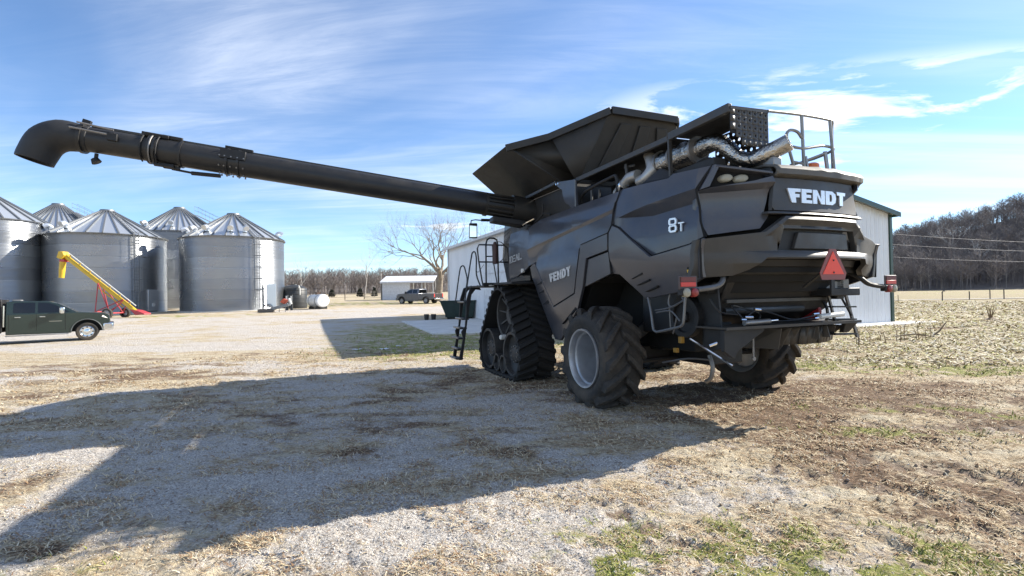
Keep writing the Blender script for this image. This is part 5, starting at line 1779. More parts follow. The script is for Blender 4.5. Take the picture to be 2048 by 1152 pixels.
# ---- cab, walkway and ladder on the left
MB().prism([(4.02, -1.0, 1.95), (5.45, -1.0, 1.95), (5.75, -1.0, 2.6), (5.55, -1.0, 3.5), (4.02, -1.0, 3.5)], (0, 2.0, 0)).build('cab', CABGLASS, CB, bevel=0.05)
MB().box(3.95, 5.7, -1.08, 1.08, 3.5, 3.62).build('cab_roof', PAINT, CB, bevel=0.04)
MB().box(3.95, 5.6, -1.05, 1.05, 1.75, 1.95).build('cab_floor', BLACK, CB, bevel=0.02)
wk = MB().box(4.02, 5.25, 1.05, 2.12, 1.86, 1.90).build('walkway', BLACK, CB, bevel=0.008)
MB().box(4.0, 4.06, 1.05, 2.14, 1.90, 1.95).build('walkway_kerb', BLACK, wk)
for y_ in (1.30, 1.62, 1.95):
    MB().box(4.00, 4.02, y_ - 0.06, y_ + 0.06, 1.88, 1.93).build('walkway_marker', LAMPW, wk)
rb = MB()
rb.tube([(4.2, 2.08, 1.91), (4.2, 2.16, 2.41), (4.2, 2.19, 2.70), (4.2, 2.15, 2.785), (4.2, 1.85, 2.785), (4.2, 1.56, 2.785), (4.2, 1.49, 2.73), (4.2, 1.46, 2.45), (4.2, 1.44, 1.95)], 0.017, 8)
rb.tube([(4.2, 2.17, 2.41), (4.2, 1.45, 2.41)], 0.016, 8)
rb.tube([(4.2, 2.00, 1.91), (4.2, 1.99, 2.80), (4.2, 1.96, 2.90), (4.2, 1.90, 2.935), (4.2, 1.80, 2.935), (4.2, 1.735, 2.90), (4.2, 1.715, 2.80), (4.2, 1.71, 1.91)], 0.019, 8)
rb.tube([(4.2, 1.99, 2.53), (4.2, 1.74, 2.54)], 0.015, 6).tube([(4.2, 1.84, 2.80), (4.2, 1.82, 2.4), (4.2, 1.74, 1.91)], 0.014, 6)
rb.build('walkway_railing', TUBEM, CB)
MB().lathe([(0.001, -0.22), (0.058, -0.21), (0.062, 0.18), (0.04, 0.23), (0.025, 0.27), (0.001, 0.27)], (4.15, 1.80, 2.58), 'z', 16).build('fire_extinguisher', mat('dark_red_can', (0.07, 0.03, 0.027), 0.5, dust=DUST, dustamt=0.3), CB)
MB().tube([(4.14, 1.80, 2.84), (4.12, 1.66, 2.84), (4.12, 1.56, 2.70), (4.12, 1.62, 2.48), (4.13, 1.72, 2.40)], 0.009, 6, smooth=4).build('extinguisher_hose', TUBEM, CB)
for (u_, nm) in ((4.85, 0), (5.35, 1)):
    prf = [(1.88, 1.80), (2.02, 1.82), (2.12, 1.70), (2.22, 1.15), (2.36, 0.22), (2.45, 0.22), (2.34, 0.72), (2.38, 0.86), (2.29, 0.98), (2.27, 1.18), (2.24, 1.6), (2.15, 1.86), (1.95, 1.92)]
    MB().prism([(u_, y, z) for y, z in prf], (0.05, 0, 0)).build('ladder_stringer', BLACK, CB, bevel=0.012)
for (y_, z_) in ((2.19, 1.52), (2.25, 1.14), (2.30, 0.93), (2.34, 0.70), (2.37, 0.46), (2.40, 0.24)):
    st = MB().box(4.90, 5.36, y_ - 0.07, y_ + 0.09, z_ - 0.015, z_ + 0.02).build('ladder_step', BLACK, CB, bevel=0.006)
    MB().box(4.93, 5.40, y_ + 0.05, y_ + 0.115, z_ + 0.0, z_ + 0.035).build('step_nosing', GREASE, st, bevel=0.006)
MB().tube([(5.37, 2.36, 1.50), (5.37, 2.24, 2.25), (5.37, 2.19, 2.38), (5.37, 2.13, 2.38), (5.37, 2.09, 2.25), (5.37, 2.06, 2.0), (5.37, 2.18, 1.50)], 0.016, 8, smooth=4).build('ladder_handrail', TUBEM, CB)
MB().tube([(4.87, 2.30, 1.45), (4.87, 2.12, 2.50), (4.87, 2.07, 2.67), (4.87, 2.01, 2.67), (4.87, 1.985, 2.50), (4.87, 1.99, 2.16), (4.87, 1.88, 1.86)], 0.017, 8, smooth=4).build('ladder_handrail', TUBEM, CB)
MB().tube([(4.87, 2.0, 2.35), (4.6, 2.05, 2.2), (4.2, 2.05, 2.35)], 0.006, 5, smooth=4).build('safety_chain', TUBEM, CB)
MB().tube([(5.0, 1.05, 3.42), (5.0, 1.45, 3.43), (5.0, 1.95, 3.45), (5.0, 2.05, 3.43), (5.0, 2.06, 3.36)], 0.014, 6).bar((5.0, 1.0, 3.47), (5.0, 1.80, 3.45), 0.05, 0.06).build('mirror_arm', BLACK, CB)
o = MB().prism([(4.965, 1.92, 3.02), (5.03, 2.10, 3.02), (5.02, 2.10, 3.37), (4.955, 1.92, 3.37)], (0.08, -0.03, 0)).build('mirror_housing', BLACK, CB, bevel=0.02)
mg = MB().prism([(4.967, 1.937, 3.045), (5.02, 2.085, 3.045), (5.01, 2.085, 3.345), (4.957, 1.937, 3.345)], (-0.006, 0.002, 0))
mg.build('mirror_glass', MIRRORM, o)

# ---- lettering: block letters drawn on a unit-high grid
def ngon_ring(outer, inner):
    out = []
    n = len(outer)
    for i in range(n):
        out.append([outer[i], outer[(i + 1) % n], inner[(i + 1) % n], inner[i]])
    return out


def glyph(ch):
    t = 0.27
    if ch == 'F':
        return [[(-0.12, 1), (0.72, 1), (0.72, 0.76), (0.36, 0.76), (0.36, 0.62), (0.64, 0.62), (0.64, 0.38), (0.40, 0.38), (0.42, 0), (0.14, 0)]], 0.74
    if ch == 'E':
        return [[(0, 0), (0.34, 0), (0.34, 1), (0, 1)], [(0.34, 1), (0.74, 1), (0.74, 0.77), (0.34, 0.77)], [(0.34, 0.61), (0.68, 0.61), (0.68, 0.39), (0.34, 0.39)], [(0.34, 0.23), (0.76, 0.23), (0.76, 0), (0.34, 0)]], 0.78
    if ch == 'N':
        return [[(0, 0), (0.30, 0), (0.30, 1), (0, 1)], [(0.60, 0), (0.90, 0), (0.90, 1), (0.60, 1)], [(0.30, 1), (0.60, 0.36), (0.60, 0.0), (0.30, 0.62)]], 0.92
    if ch == 'D':
        o_ = [(0, 0), (0.55, 0), (0.80, 0.18), (0.86, 0.5), (0.80, 0.82), (0.55, 1), (0, 1), (0, 0.5)]
        i_ = [(0.32, 0.24), (0.46, 0.24), (0.51, 0.34), (0.53, 0.5), (0.51, 0.66), (0.46, 0.76), (0.32, 0.76), (0.32, 0.5)]
        return ngon_ring(o_, i_), 0.88
    if ch == 'T':
        return [[(0, 1), (0.80, 1), (0.76, 0.76), (0.04, 0.76)], [(0.23, 0.76), (0.57, 0.76), (0.53, 0), (0.23, 0)]], 0.80
    if ch == 't':
        return [[(0, 1), (0.80, 1), (0.80, 0.86), (0, 0.86)], [(0.32, 0.86), (0.48, 0.86), (0.48, 0), (0.32, 0)]], 0.8
    if ch == '8':
        out = []
        for (z0, z1) in ((0, 0.53), (0.47, 1.0)):
            o_ = [(0.14, z0), (0.62, z0), (0.76, z0 + 0.14), (0.76, z1 - 0.14), (0.62, z1), (0.14, z1), (0, z1 - 0.14), (0, z0 + 0.14)]
            i_ = [(0.22, z0 + 0.13), (0.54, z0 + 0.13), (0.60, z0 + 0.19), (0.60, z1 - 0.19), (0.54, z1 - 0.13), (0.22, z1 - 0.13), (0.16, z1 - 0.19), (0.16, z0 + 0.19)]
            out += ngon_ring(o_, i_)
        return out, 0.76
    if ch == 'I':
        return [[(0, 0), (0.2, 0), (0.2, 1), (0, 1)]], 0.2
    if ch == 'd':
        o_ = [(0, 0), (0.5, 0), (0.72, 0.2), (0.72, 0.8), (0.5, 1), (0, 1)]
        i_ = [(0.17, 0.15), (0.44, 0.15), (0.54, 0.26), (0.54, 0.74), (0.44, 0.85), (0.17, 0.85)]
        return ngon_ring(o_, i_), 0.74
    if ch == 'e':
        return [[(0, 0), (0.6, 0), (0.6, 0.15), (0, 0.15)], [(0, 0.43), (0.55, 0.43), (0.55, 0.58), (0, 0.58)], [(0, 0.85), (0.6, 0.85), (0.6, 1), (0, 1)]], 0.62
    if ch == 'A':
        return [[(0, 0), (0.18, 0), (0.45, 0.82), (0.38, 1)], [(0.38, 1), (0.45, 0.82), (0.70, 0), (0.88, 0), (0.52, 1)]], 0.88
    if ch == 'L':
        return [[(0, 0), (0.18, 0), (0.18, 1), (0, 1)], [(0.18, 0), (0.9, 0), (0.9, 0.15), (0.18, 0.15)]], 0.85


def lettering(txt, fn, height, gap, m, depth=0.012, xs=1.0, sizes=None, shear=0.0):
    x = 0
    for k, ch in enumerate(txt):
        polys, w = glyph(ch)
        h = height * (sizes[k] if sizes else 1)
        mb = MB()
        for poly in polys:
            fr = [Vector(fn(x + (p[0] * xs + p[1] * shear) * h, p[1] * h, -depth)) for p in poly]
            bk_ = [Vector(fn(x + (p[0] * xs + p[1] * shear) * h, p[1] * h, 0.004)) for p in poly]
            n = len(fr)
            mb.add(fr + bk_, [tuple(range(n)), tuple(range(2 * n - 1, n - 1, -1))] + [(i, n + i, n + (i + 1) % n, (i + 1) % n) for i in range(n)])
        mb.build('raised_letter', m, CB, angle=20)
        x += (w * xs) * h + gap


lettering('FENDT', lambda a, b, d: (rear_x(0.50 - a) - 0.012 + d, 0.50 - a, 2.705 + b), 0.165, 0.010, LETTER, xs=1.38)
lettering('FENDT', lambda a, b, d: (1.97 - a, side_y(2.0 + b) + 0.04 - d, 1.895 + b + a * 0.13), 0.155, 0.012, LETTER_D, xs=1.10, depth=0.008)
lettering('8t', lambda a, b, d: (-1.175 - a + 1.03 * tuck(-1.175 - a), side_y(2.5) - 0.005 - tuck(-1.175 - a) + 0.018 - d, 2.405 + b + 0.2 * tuck(-1.3)), 0.18, 0.03, LETTER, xs=1.05, sizes=[1, 0.62], depth=0.012)
lettering('IdeAL', lambda a, b, d: (3.88 - a, side_y(2.45) + 0.004 - d, 2.355 + b + a * 0.09), 0.145, 0.018, LETTER_D, xs=1.15, depth=0.008)

# ------------------------------------------------------------------ pickups
def wheel_parts(parent, c, rad, wid, rimm, out, hub_r=0.62):
    h = wid / 2
    t = MB().lathe([(rad * 0.62, -h * 0.9), (rad * 0.70, -h), (rad * 0.92, -h), (rad, -h * 0.75), (rad, h * 0.75), (rad * 0.92, h), (rad * 0.70, h), (rad * 0.62, h * 0.9)], c, 'y', 36)
    ty = t.build('tyre', RUBBER, parent, angle=40)
    s = out
    r_ = MB().lathe([(rad * 0.63, s * h * 0.92), (rad * 0.60, s * h * 0.96), (rad * 0.56, s * h * 0.75), (rad * 0.45, s * h * 0.62), (rad * 0.22, s * h * 0.75), (rad * 0.18, s * h * 1.0), (0.001, s * h * 1.05)], c, 'y', 32)
    ro = r_.build('wheel_rim', rimm, parent, angle=40)
    hm = MB()
    for k in range(8):
        a = 2 * PI * k / 8
        hm.disc((c[0] + rad * 0.47 * math.sin(a), c[1] + s * h * 0.70, c[2] + rad * 0.47 * math.cos(a)), rad * 0.055, 0.03, 'y', 10)
    hm.build('rim_holes', DEEP, ro)


def pickup(label, loc, rz, paint, scale, flatbed, group, glassm, chrome_front=True):
    t = thing('pickup_truck', label, 'pickup truck', loc, rz, group, scale)
    W = 0.99
    wf, wr, wrd = 4.35, 0.35, 0.42         # axle positions: front wheel x, rear wheel x
    xb = 1.55                              # back of the cab

    def arch(cx, r_, z0, n=12, a0=0.0, a1=PI):
        return [(cx - r_ * math.cos(a0 + (a1 - a0) * k / n), 0.44 + r_ * 1.02 * math.sin(a0 + (a1 - a0) * k / n)) for k in range(n + 1)]
    low = 0.43
    prof = [(xb, low)] + [(3.78, low - 0.02)] + arch(wf, 0.56, 0, 12, 0.12, PI - 0.05) + [(5.12, 0.62), (5.22, 0.95), (5.18, 1.22), (5.0, 1.30), (4.4, 1.36), (3.92, 1.39), (xb, 1.36)]
    MB().prism([(x, -W, z) for x, z in prof], (0, 2 * W, 0)).build('body', paint, t, angle=30, bevel=0.035, seg=3)
    # greenhouse, leaning in towards the roof
    gl = [(xb, 1.34), (3.98, 1.36), (3.22, 1.84), (2.95, 1.935), (1.75, 1.955), (xb, 1.92)]
    mb = MB()
    n = len(gl)
    vs = []
    for s in (-1, 1):
        for (x, z) in gl:
            w = 0.955 - 0.20 * max(0, (z - 1.34) / 0.6)
            vs.append((x, s * w, z))
    mb.add(vs, [tuple(range(n - 1, -1, -1)), tuple(range(n, 2 * n))] + [(i, (i + 1) % n, n + (i + 1) % n, n + i) for i in range(n)])
    mb.build('cab_top', paint, t, angle=30, bevel=0.03, seg=3)

    def on_side(x, z, s, off):
        w = 0.955 - 0.20 * max(0, (z - 1.34) / 0.6) + off
        return (x, s * w, z)
    for s in (-1, 1):
        for nm, poly in (('front_window', [(2.62, 1.40), (3.72, 1.41), (3.20, 1.76), (2.95, 1.86), (2.62, 1.875)]), ('rear_window', [(1.80, 1.41), (2.52, 1.40), (2.52, 1.875), (1.86, 1.88), (1.80, 1.83)])):
            MB().prism([on_side(x, z, s, -0.01) for x, z in poly], (0, s * 0.016, 0)).build(nm, glassm, t, angle=20)
        for xx in (2.57, 1.66):
            MB().box(xx - 0.006, xx + 0.006, s * (W + 0.0005), s * (W + 0.004), 0.58, 1.33).build('door_seam', DEEP, t)
        MB().box(3.56, 3.575, s * (W + 0.0005), s * (W + 0.004), 0.56, 1.34).build('door_seam', DEEP, t)
        for xx in (1.85, 2.68):
            MB().box(xx, xx + 0.2, s * (W + 0.001), s * (W + 0.035), 1.20, 1.235).build('door_handle', CHROME, t, bevel=0.008)
        MB().box(xb, 3.70, s * (W - 0.05), s * (W + 0.10), 0.36, 0.41).build('side_step', mat('step_grey', (0.30, 0.30, 0.31), 0.4, 0.5), t, bevel=0.02)
        MB().bar((3.5, s * 0.95, 1.38), (3.48, s * 1.14, 1.42), 0.05, 0.05).build('mirror_arm', DEEP, t)
        MB().box(3.40, 3.56, s * 1.06, s * 1.30, 1.34, 1.64).build('mirror', CHROME if flatbed else DEEP, t, bevel=0.04)
        MB().box(3.385, 3.399, s * 1.09, s * 1.28, 1.38, 1.61).build('mirror_glass', CHROME, t)
        # wheel arch lip
        ap = arch(wf, 0.585, 0, 16, 0.05, PI - 0.05)
        MB().tube([(x, s * (W + 0.004), z) for x, z in ap], 0.022, 6).build('arch_lip', mat('arch_grey', (0.11, 0.12, 0.12), 0.5), t)
        MB().box(3.0, 3.45, s * (W + 0.001), s * (W + 0.008), 0.985, 1.0).build('door_badge', CHROME, t)
        MB().prism([(5.09, s * 0.62, 1.08), (5.22, s * 0.62, 1.05), (5.14, s * 0.985, 1.05), (4.90, s * 0.997, 1.13), (4.95, s * 0.99, 1.20), (5.15, s * 0.62, 1.18)], (0, s * 0.006, 0.002)).build('headlamp', LAMPW, t)
        MB().box(5.10, 5.20, s * 0.55, s * 0.97, 1.0, 1.05).build('headlamp_trim', CHROME, t, bevel=0.01)
        wheel_parts(t, (wf, s * (W - 0.13), 0.43), 0.43, 0.26, CHROME if flatbed else RIM, s)
        wheel_parts(t, (wr, s * (W - 0.13 + (0.05 if flatbed else 0)), 0.43), 0.43, 0.28, CHROME if flatbed else RIM, s)
    MB().prism([(3.95, -0.86, 1.39), (3.95, 0.86, 1.39), (3.25, 0.76, 1.825), (3.25, -0.76, 1.825)], (0.012, 0, 0.016)).build('windscreen', glassm, t, angle=20)
    MB().prism([(xb - 0.012, -0.80, 1.42), (xb - 0.012, 0.80, 1.42), (xb - 0.012, 0.72, 1.84), (xb - 0.012, -0.72, 1.84)], (-0.008, 0, 0)).build('back_window', glassm, t, angle=20)
    MB().box(5.05, 5.21, -0.85, 0.85, 0.80, 1.12).build('grille', DEEP, t, bevel=0.03)
    MB().box(4.93, 5.36, -1.0, 1.0, 0.47, 0.84).build('front_bumper', CHROME if chrome_front else paint, t, bevel=0.07, seg=3)
    MB().box(3.7, 5.0, -0.80, 0.80, 0.45, 1.2).build('wheel_well', DEEP, t)
    MB().box(-0.3, 1.2, -0.7, 0.7, 0.45, 0.9).build('wheel_well', DEEP, t)
    if flatbed:
        MB().box(1.36, 1.44, -1.02, 1.02, 0.95, 2.05).build('headboard', BLACK, t, bevel=0.02)
        for s in (-1, 1):
            MB().box(1.30, 1.44, s * 0.92, s * 1.02, 0.55, 1.96).build('headboard_post', BLACK, t, bevel=0.01)
            MB().tube([(1.52, s * 1.03, 1.75), (1.50, s * 1.03, 0.8)], 0.03, 8).build('exhaust_stack', CHROME, t)
        MB().box(-1.4, 1.36, -1.12, 1.12, 0.88, 1.0).build('flat_bed', BLACK, t, bevel=0.01)
        MB().box(-1.0, 1.3, -1.1, -0.8, 0.5, 0.88).box(-1.0, 1.3, 0.8, 1.1, 0.5, 0.88).build('tool_box', BLACK, t, bevel=0.02)
        MB().box(1.7, 2.0, -0.35, 0.35, 1.955, 2.02).build('roof_marker', mat('marker_grey', (0.2, 0.2, 0.2), 0.5), t, bevel=0.02)
    else:
        bp_ = [(-0.98, 0.62)] + [(-0.42, 0.55)] + arch(wr, 0.55, 0, 12, 0.12, PI - 0.12) + [(1.0, 0.52), (1.52, 0.52), (1.52, 1.33), (-0.98, 1.32)]
        for s in (-1, 1):
            MB().prism([(x, s * (W - 0.06), z) for x, z in bp_], (0, s * 0.06, 0)).build('bed_side', paint, t, angle=30, bevel=0.015)
            MB().box(-1.0, -0.96, s * 0.80, s * 0.985, 0.85, 1.28).build('tail_lamp', RED, t, bevel=0.01)
        MB().box(-0.99, -0.93, -0.79, 0.79, 0.72, 1.32).build('tailgate', mat('tailgate_dark', (0.03, 0.02, 0.02), 0.4), t, bevel=0.02)
        MB().box(-1.15, -0.98, -0.98, 0.98, 0.52, 0.70).build('rear_bumper', CHROME, t, bevel=0.04)
        MB().box(-0.95, 1.5, -0.92, 0.92, 0.70, 0.78).build('bed_floor', DEEP, t)
    return t


TGREEN = mat('dark_green_paint', (0.020, 0.036, 0.033), 0.14, 0.3, coat=0.6, var=0.15)
TGREY = mat('silver_grey_paint', (0.17, 0.175, 0.19), 0.28, 0.5, coat=0.5, var=0.1)
TGLASS = glass('truck_glass', (0.004, 0.005, 0.006))
hd = math.atan2(0.62, 0.79)
sc = 0.90
fwx, fwy = -18.5, 21.75
ca, sa = math.cos(hd), math.sin(hd)
lx, ly = 4.35 * sc, -0.99 * sc
pk1 = (fwx - (lx * ca - ly * sa), fwy - (lx * sa + ly * ca))
pickup('dark green pickup with chrome wheels, cut off by the left edge', (pk1[0], pk1[1], gz(*pk1)), hd, TGREEN, sc, True, 'pickup trucks', TGLASS)
hd2 = R(152)
pk2 = (-10.2, 64.0)
pickup('small grey pickup parked far off by the bare tree', (pk2[0], pk2[1], gz(*pk2) - 0.02), hd2, TGREY, 0.98, False, 'pickup trucks', TGLASS, False)

# ------------------------------------------------------------------ yellow portable auger
YEL = mat('auger_yellow', (0.62, 0.40, 0.03), 0.45, var=0.3, scale=2)
REDF = mat('auger_red', (0.45, 0.05, 0.06), 0.5)
ay = 42.0
za0 = gz(-33, ay)
ya = thing('portable_auger', 'yellow portable grain auger on a red wheeled frame before the bins', 'grain auger', (-33.4, ay, za0))
T0, T1 = Vector((-4.35, 0.2, 5.35)), Vector((1.9, -0.2, 0.55))
MB().tube([T0, T1], 0.17, 16).build('auger_tube', YEL, ya)
MB().bar(T0.lerp(T1, 0.02) + Vector((0.22, 0, 0.30)), T0.lerp(T1, 0.97) + Vector((0.22, 0, 0.30)), 0.05, 0.06).build('drive_line', LAMPW, ya)
ln = MB()
for k in range(7):
    c_ = T0.lerp(T1, 0.06 + 0.14 * k)
    ln.bar(c_ + Vector((0.1, 0, 0.14)), c_ + Vector((0.22, 0, 0.30)), 0.06, 0.06)
ln.build('drive_line_hanger', YEL, ya)
MB().tube([T0.lerp(T1, 0.50) + Vector((-0.2, 0, -0.34)), T0.lerp(T1, 0.86) + Vector((-0.2, 0, -0.30))], 0.05, 8).build('lift_track', YEL, ya)
MB().prism([(-4.70, -0.20, 5.15), (-4.52, -0.20, 5.70), (-4.18, -0.20, 5.66), (-4.05, -0.20, 5.35), (-4.35, -0.20, 5.0)], (0, 0.6, 0)).build('auger_head', YEL, ya, bevel=0.05)
MB().box(-4.55, -4.15, -0.1, 0.4, 4.80, 5.0).build('head_collar', REDF, ya, bevel=0.03)
MB().tube([(-4.42, 0.12, 4.85), (-4.48, 0.12, 4.2), (-4.55, 0.12, 3.45)], [0.22, 0.22, 0.19], 14).build('discharge_sock', YEL, ya)
fr = MB()
for dy in (-0.7, 0.7):
    fr.tube([(-1.2, dy * 0.3, 2.95), (-1.05, dy, 0.55)], 0.04, 8).tube([(-1.2, dy * 0.3, 2.95), (0.15, dy, 0.42)], 0.04, 8).tube([(-1.05, dy, 0.55), (0.95, dy * 0.4, 1.55)], 0.04, 8).tube([(0.15, dy, 0.42), (0.95, dy * 0.4, 1.5)], 0.04, 8)
fr.tube([(0.15, -0.9, 0.42), (0.15, 0.9, 0.42)], 0.06, 8).tube([(-1.05, -0.7, 0.55), (-1.05, 0.7, 0.55)], 0.05, 8)
fr.build('undercarriage', REDF, ya)
for dy in (-0.95, 0.95):
    wheel_parts(ya, (0.15, dy, 0.40), 0.42, 0.24, RIM, -1 if dy < 0 else 1)
MB().prism([(1.55, -0.4, 0.70), (2.1, -0.4, 0.62), (2.75, -0.4, 0.36), (2.8, -0.4, 0.25), (2.0, -0.4, 0.22)], (0, 0.8, 0)).build('intake_hopper', REDF, ya, bevel=0.03)

# ------------------------------------------------------------------ tanks beside the bins
POLY = mat('black_poly', (0.028, 0.031, 0.033), 0.5)
x_, y_ = -24.65, 56.5
tk = thing('water_tank', 'black upright poly tank with domed top beside the last bin', 'tank', (x_, y_, gz(x_, y_)))
MB().lathe([(1.36, 0), (1.38, 0.05), (1.38, 2.15), (1.30, 2.27), (0.9, 2.50), (0.35, 2.63), (0.3, 2.72), (0.001, 2.72)], (0, 0, 0), 'z', 40).build('tank_body', POLY, tk)
for k in range(5):
    MB().lathe([(1.385, 0.3 + k * 0.42), (1.405, 0.33 + k * 0.42), (1.385, 0.36 + k * 0.42)], (0, 0, 0), 'z', 40).build('tank_rib', POLY, tk)
MB().tube([(0.9, -0.9, 2.3), (1.0, -1.0, 2.5), (1.15, -1.1, 2.2), (1.15, -1.1, 1.5)], 0.06, 8).build('fill_pipe', LAMPW, tk)
x_, y_ = -20.6, 53.0
wt = thing('fuel_tank', 'white horizontal round tank on a low stand beside the black tank', 'tank', (x_, y_, gz(x_, y_)), R(-48))
mb = MB().lathe([(0.001, -1.5), (0.60, -1.47), (0.68, -1.40), (0.68, 1.40), (0.60, 1.47), (0.001, 1.5)], (0, 0, 0.86), 'x', 32)
mb.build('tank_shell', mat('tank_white', (0.72, 0.74, 0.76), 0.4), wt)
for xx in (-0.9, 0.9):
    MB().lathe([(0.683, -0.04), (0.70, -0.04), (0.70, 0.04), (0.683, 0.04)], (xx, 0, 0.86), 'x', 32).build('tank_strap', POLY, wt)
    MB().box(xx - 0.1, xx + 0.1, -0.6, 0.6, 0.0, 0.28).build('tank_stand', POLY, wt)
MB().box(-0.3, 0.3, -0.2, 0.2, 1.52, 1.75).tube([(0.2, 0, 1.7), (0.2, 0, 2.0)], 0.05, 8).build('fuel_pump', mat('pump_brown', (0.10, 0.06, 0.04), 0.5), wt)
x_, y_ = -21.6, 47.0
cv = thing('hopper_conveyor', 'low grey conveyor with red and white motor housing at the foot of the bin', 'conveyor', (x_ - 0.3, y_, gz(x_, y_)), 0, None, 0.72)
MB().bar((-1.9, 0, 0.15), (1.3, 0, 1.0), 0.7, 0.35).build('conveyor_trough', GALVD, cv, bevel=0.02)
MB().box(-2.6, -0.8, -0.5, 0.5, 0.02, 0.42).build('conveyor_base', mat('rust_grey', (0.16, 0.14, 0.12), 0.7), cv, bevel=0.02)
MB().prism([(0.7, -0.3, 1.05), (1.2, -0.3, 1.55), (0.6, -0.3, 1.75), (0.2, -0.3, 1.3)], (0, 0.6, 0)).build('motor_housing', mat('motor_red', (0.5, 0.09, 0.04), 0.5), cv, bevel=0.04)
MB().tube([(1.25, 0, 1.75), (1.55, 0, 1.0)], 0.16, 10).build('motor_guard', LAMPW, cv)
for xx in (0.1, 0.9):
    MB().tube([(xx, -0.25, 0.0), (xx, -0.25, 0.8)], 0.04, 6).build('conveyor_leg', GALVD, cv)
x_, y_ = -22.6, 50.2
for i, (dx, lb) in enumerate(((0.0, 'left of two dark pump posts with pale labels before the black tank'), (0.45, 'right of two dark pump posts with pale labels before the black tank'))):
    po = thing('pump_post', lb, 'post', (x_ + dx, y_, gz(x_ + dx, y_)), 0, 'pump posts')
    MB().box(-0.11, 0.11, -0.1, 0.1, 0, 1.55).build('post_body', POLY, po, bevel=0.02)
    MB().box(-0.08, 0.08, -0.115, -0.101, 0.9, 1.45).build('label_plate', LAMPW, po)
# unloading pipe standing against the bin
x_, y_ = -25.0, 50.2
up_ = thing('unload_pipe', 'thin dark pipe with elbow standing against the nearest bin wall', 'pipe', (x_, y_, gz(x_, y_)))
MB().tube([(0, 0, 0.1), (0, 0, 2.6)], 0.10, 8).tube([(0, 0, 0.5), (0.5, 0, 0.6), (0.8, 0, 0.3)], 0.09, 8).build('pipe_run', GALVD, up_)
MB().box(0.25, 1.2, 0.2, 0.25, 0.3, 2.7).build('shield_plate', GALVR, up_)

# ------------------------------------------------------------------ small open shed far off
x_, y_ = -21.8, 84.0
zz = gz(x_, y_)
ss = thing('open_shed', 'small low white shed with one open bay beyond the yard', 'shed', (x_, y_, zz), R(3))
SW = mat('small_shed_white', (0.66, 0.69, 0.74), 0.5)
MB().box(0, 4.5, 0, 0.08, 0, 2.95).build('front_wall', SW, ss)
MB().box(-0.08, 0.0, 0, 4.5, 0, 3.2).build('end_wall', mat('shed_edge_dark', (0.06, 0.06, 0.065), 0.5), ss)
MB().box(0, 8.4, 4.5, 4.58, 0, 1.2).build('back_rail_wall', SW, ss)
MB().prism([(-0.3, -0.4, 2.98), (8.7, -0.4, 2.98), (8.7, 4.9, 4.1), (-0.3, 4.9, 4.1)], (0, 0, 0.10)).build('roof', mat('roof_white', (0.82, 0.83, 0.85), 0.35), ss)
MB().box(-0.3, 8.7, -0.45, -0.41, 2.80, 3.02).build('fascia', SW, ss)
for xx in (4.55, 6.6, 8.45):
    MB().box(xx - 0.07, xx + 0.07, 0.0, 0.14, 0, 2.95).build('post', TRIMW, ss)
    MB().box(xx - 0.07, xx + 0.07, 4.3, 4.44, 0, 3.9).build('post', TRIMW, ss)

# ------------------------------------------------------------------ dumpster and bits on the yard
DG = mat('dumpster_green', (0.012, 0.034, 0.030), 0.45, dust=DUST, dustamt=0.08)
x_, y_ = -3.55, 32.6
dp = thing('dumpster', 'dark green dumpster with sloped ends beside the shed wall', 'dumpster', (x_, y_, gz(x_, y_)), R(8))
mb = MB()
b0 = [(-0.75, -0.6, 0.12), (0.95, -0.6, 0.12), (0.95, 0.6, 0.12), (-0.75, 0.6, 0.12)]
b1 = [(-1.15, -0.75, 1.15), (1.1, -0.75, 1.15), (1.1, 0.75, 1.15), (-1.15, 0.75, 1.15)]
mb.add(b0 + b1, [(3, 2, 1, 0), (0, 1, 5, 4), (1, 2, 6, 5), (2, 3, 7, 6), (3, 0, 4, 7)])
mb.build('bin_shell', DG, dp, bevel=0.02)
MB().box(-1.2, 1.15, -0.80, 0.80, 1.15, 1.20).build('lid', DG, dp, bevel=0.02)
for xx in (-0.8, -0.2, 0.4):
    MB().bar((xx, -0.62, 0.15), (xx - 0.05, -0.76, 1.12), 0.06, 0.05).build('side_rib', DG, dp)
MB().box(-0.7, 0.9, -0.5, 0.5, 0.0, 0.12).build('skid', BLACK, dp)
for i, (dx, lb) in enumerate(((-1.95, 'left one of two small black buckets by the dumpster'), (-1.50, 'right one of two small black buckets by the dumpster'))):
    bx_, by_ = x_ + dx, y_ - 0.6
    bo = MB().lathe([(0.001, 0.01), (0.13, 0.0), (0.17, 0.36), (0.185, 0.37), (0.16, 0.35), (0.12, 0.05), (0.001, 0.05)], (0, 0, 0), 'z', 20).build('bucket', POLY, None)
    bo.location = (bx_, by_, gz(bx_, by_))
    tag(bo, lb, 'bucket', 'buckets by the dumpster')
for i, (px_, py_, w, lb) in enumerate(((-4.95, 15.9, 0.30, 'white paper scrap in the shed shadow, left of two'), (-4.05, 15.8, 0.36, 'white paper scrap in the shed shadow, right of two'), (-3.8, 16.6, 0.2, 'smaller white scrap just behind the others in the shed shadow'))):
    vs = []
    for k in range(5):
        for j in range(4):
            vs.append(((k / 4 - 0.5) * w, (j / 3 - 0.5) * w * 0.6, 0.02 + 0.05 * random.random()))
    so = MB().add(vs, [(k * 4 + j, (k + 1) * 4 + j, (k + 1) * 4 + j + 1, k * 4 + j + 1) for k in range(4) for j in range(3)]).build('paper_scrap', mat('paper_white', (0.8, 0.8, 0.8), 0.8), None, angle=60)
    so.location = (px_, py_, gz(px_, py_))
    so.rotation_euler = (0, 0, i * 1.1)
    tag(so, lb, 'scrap', 'paper scraps')

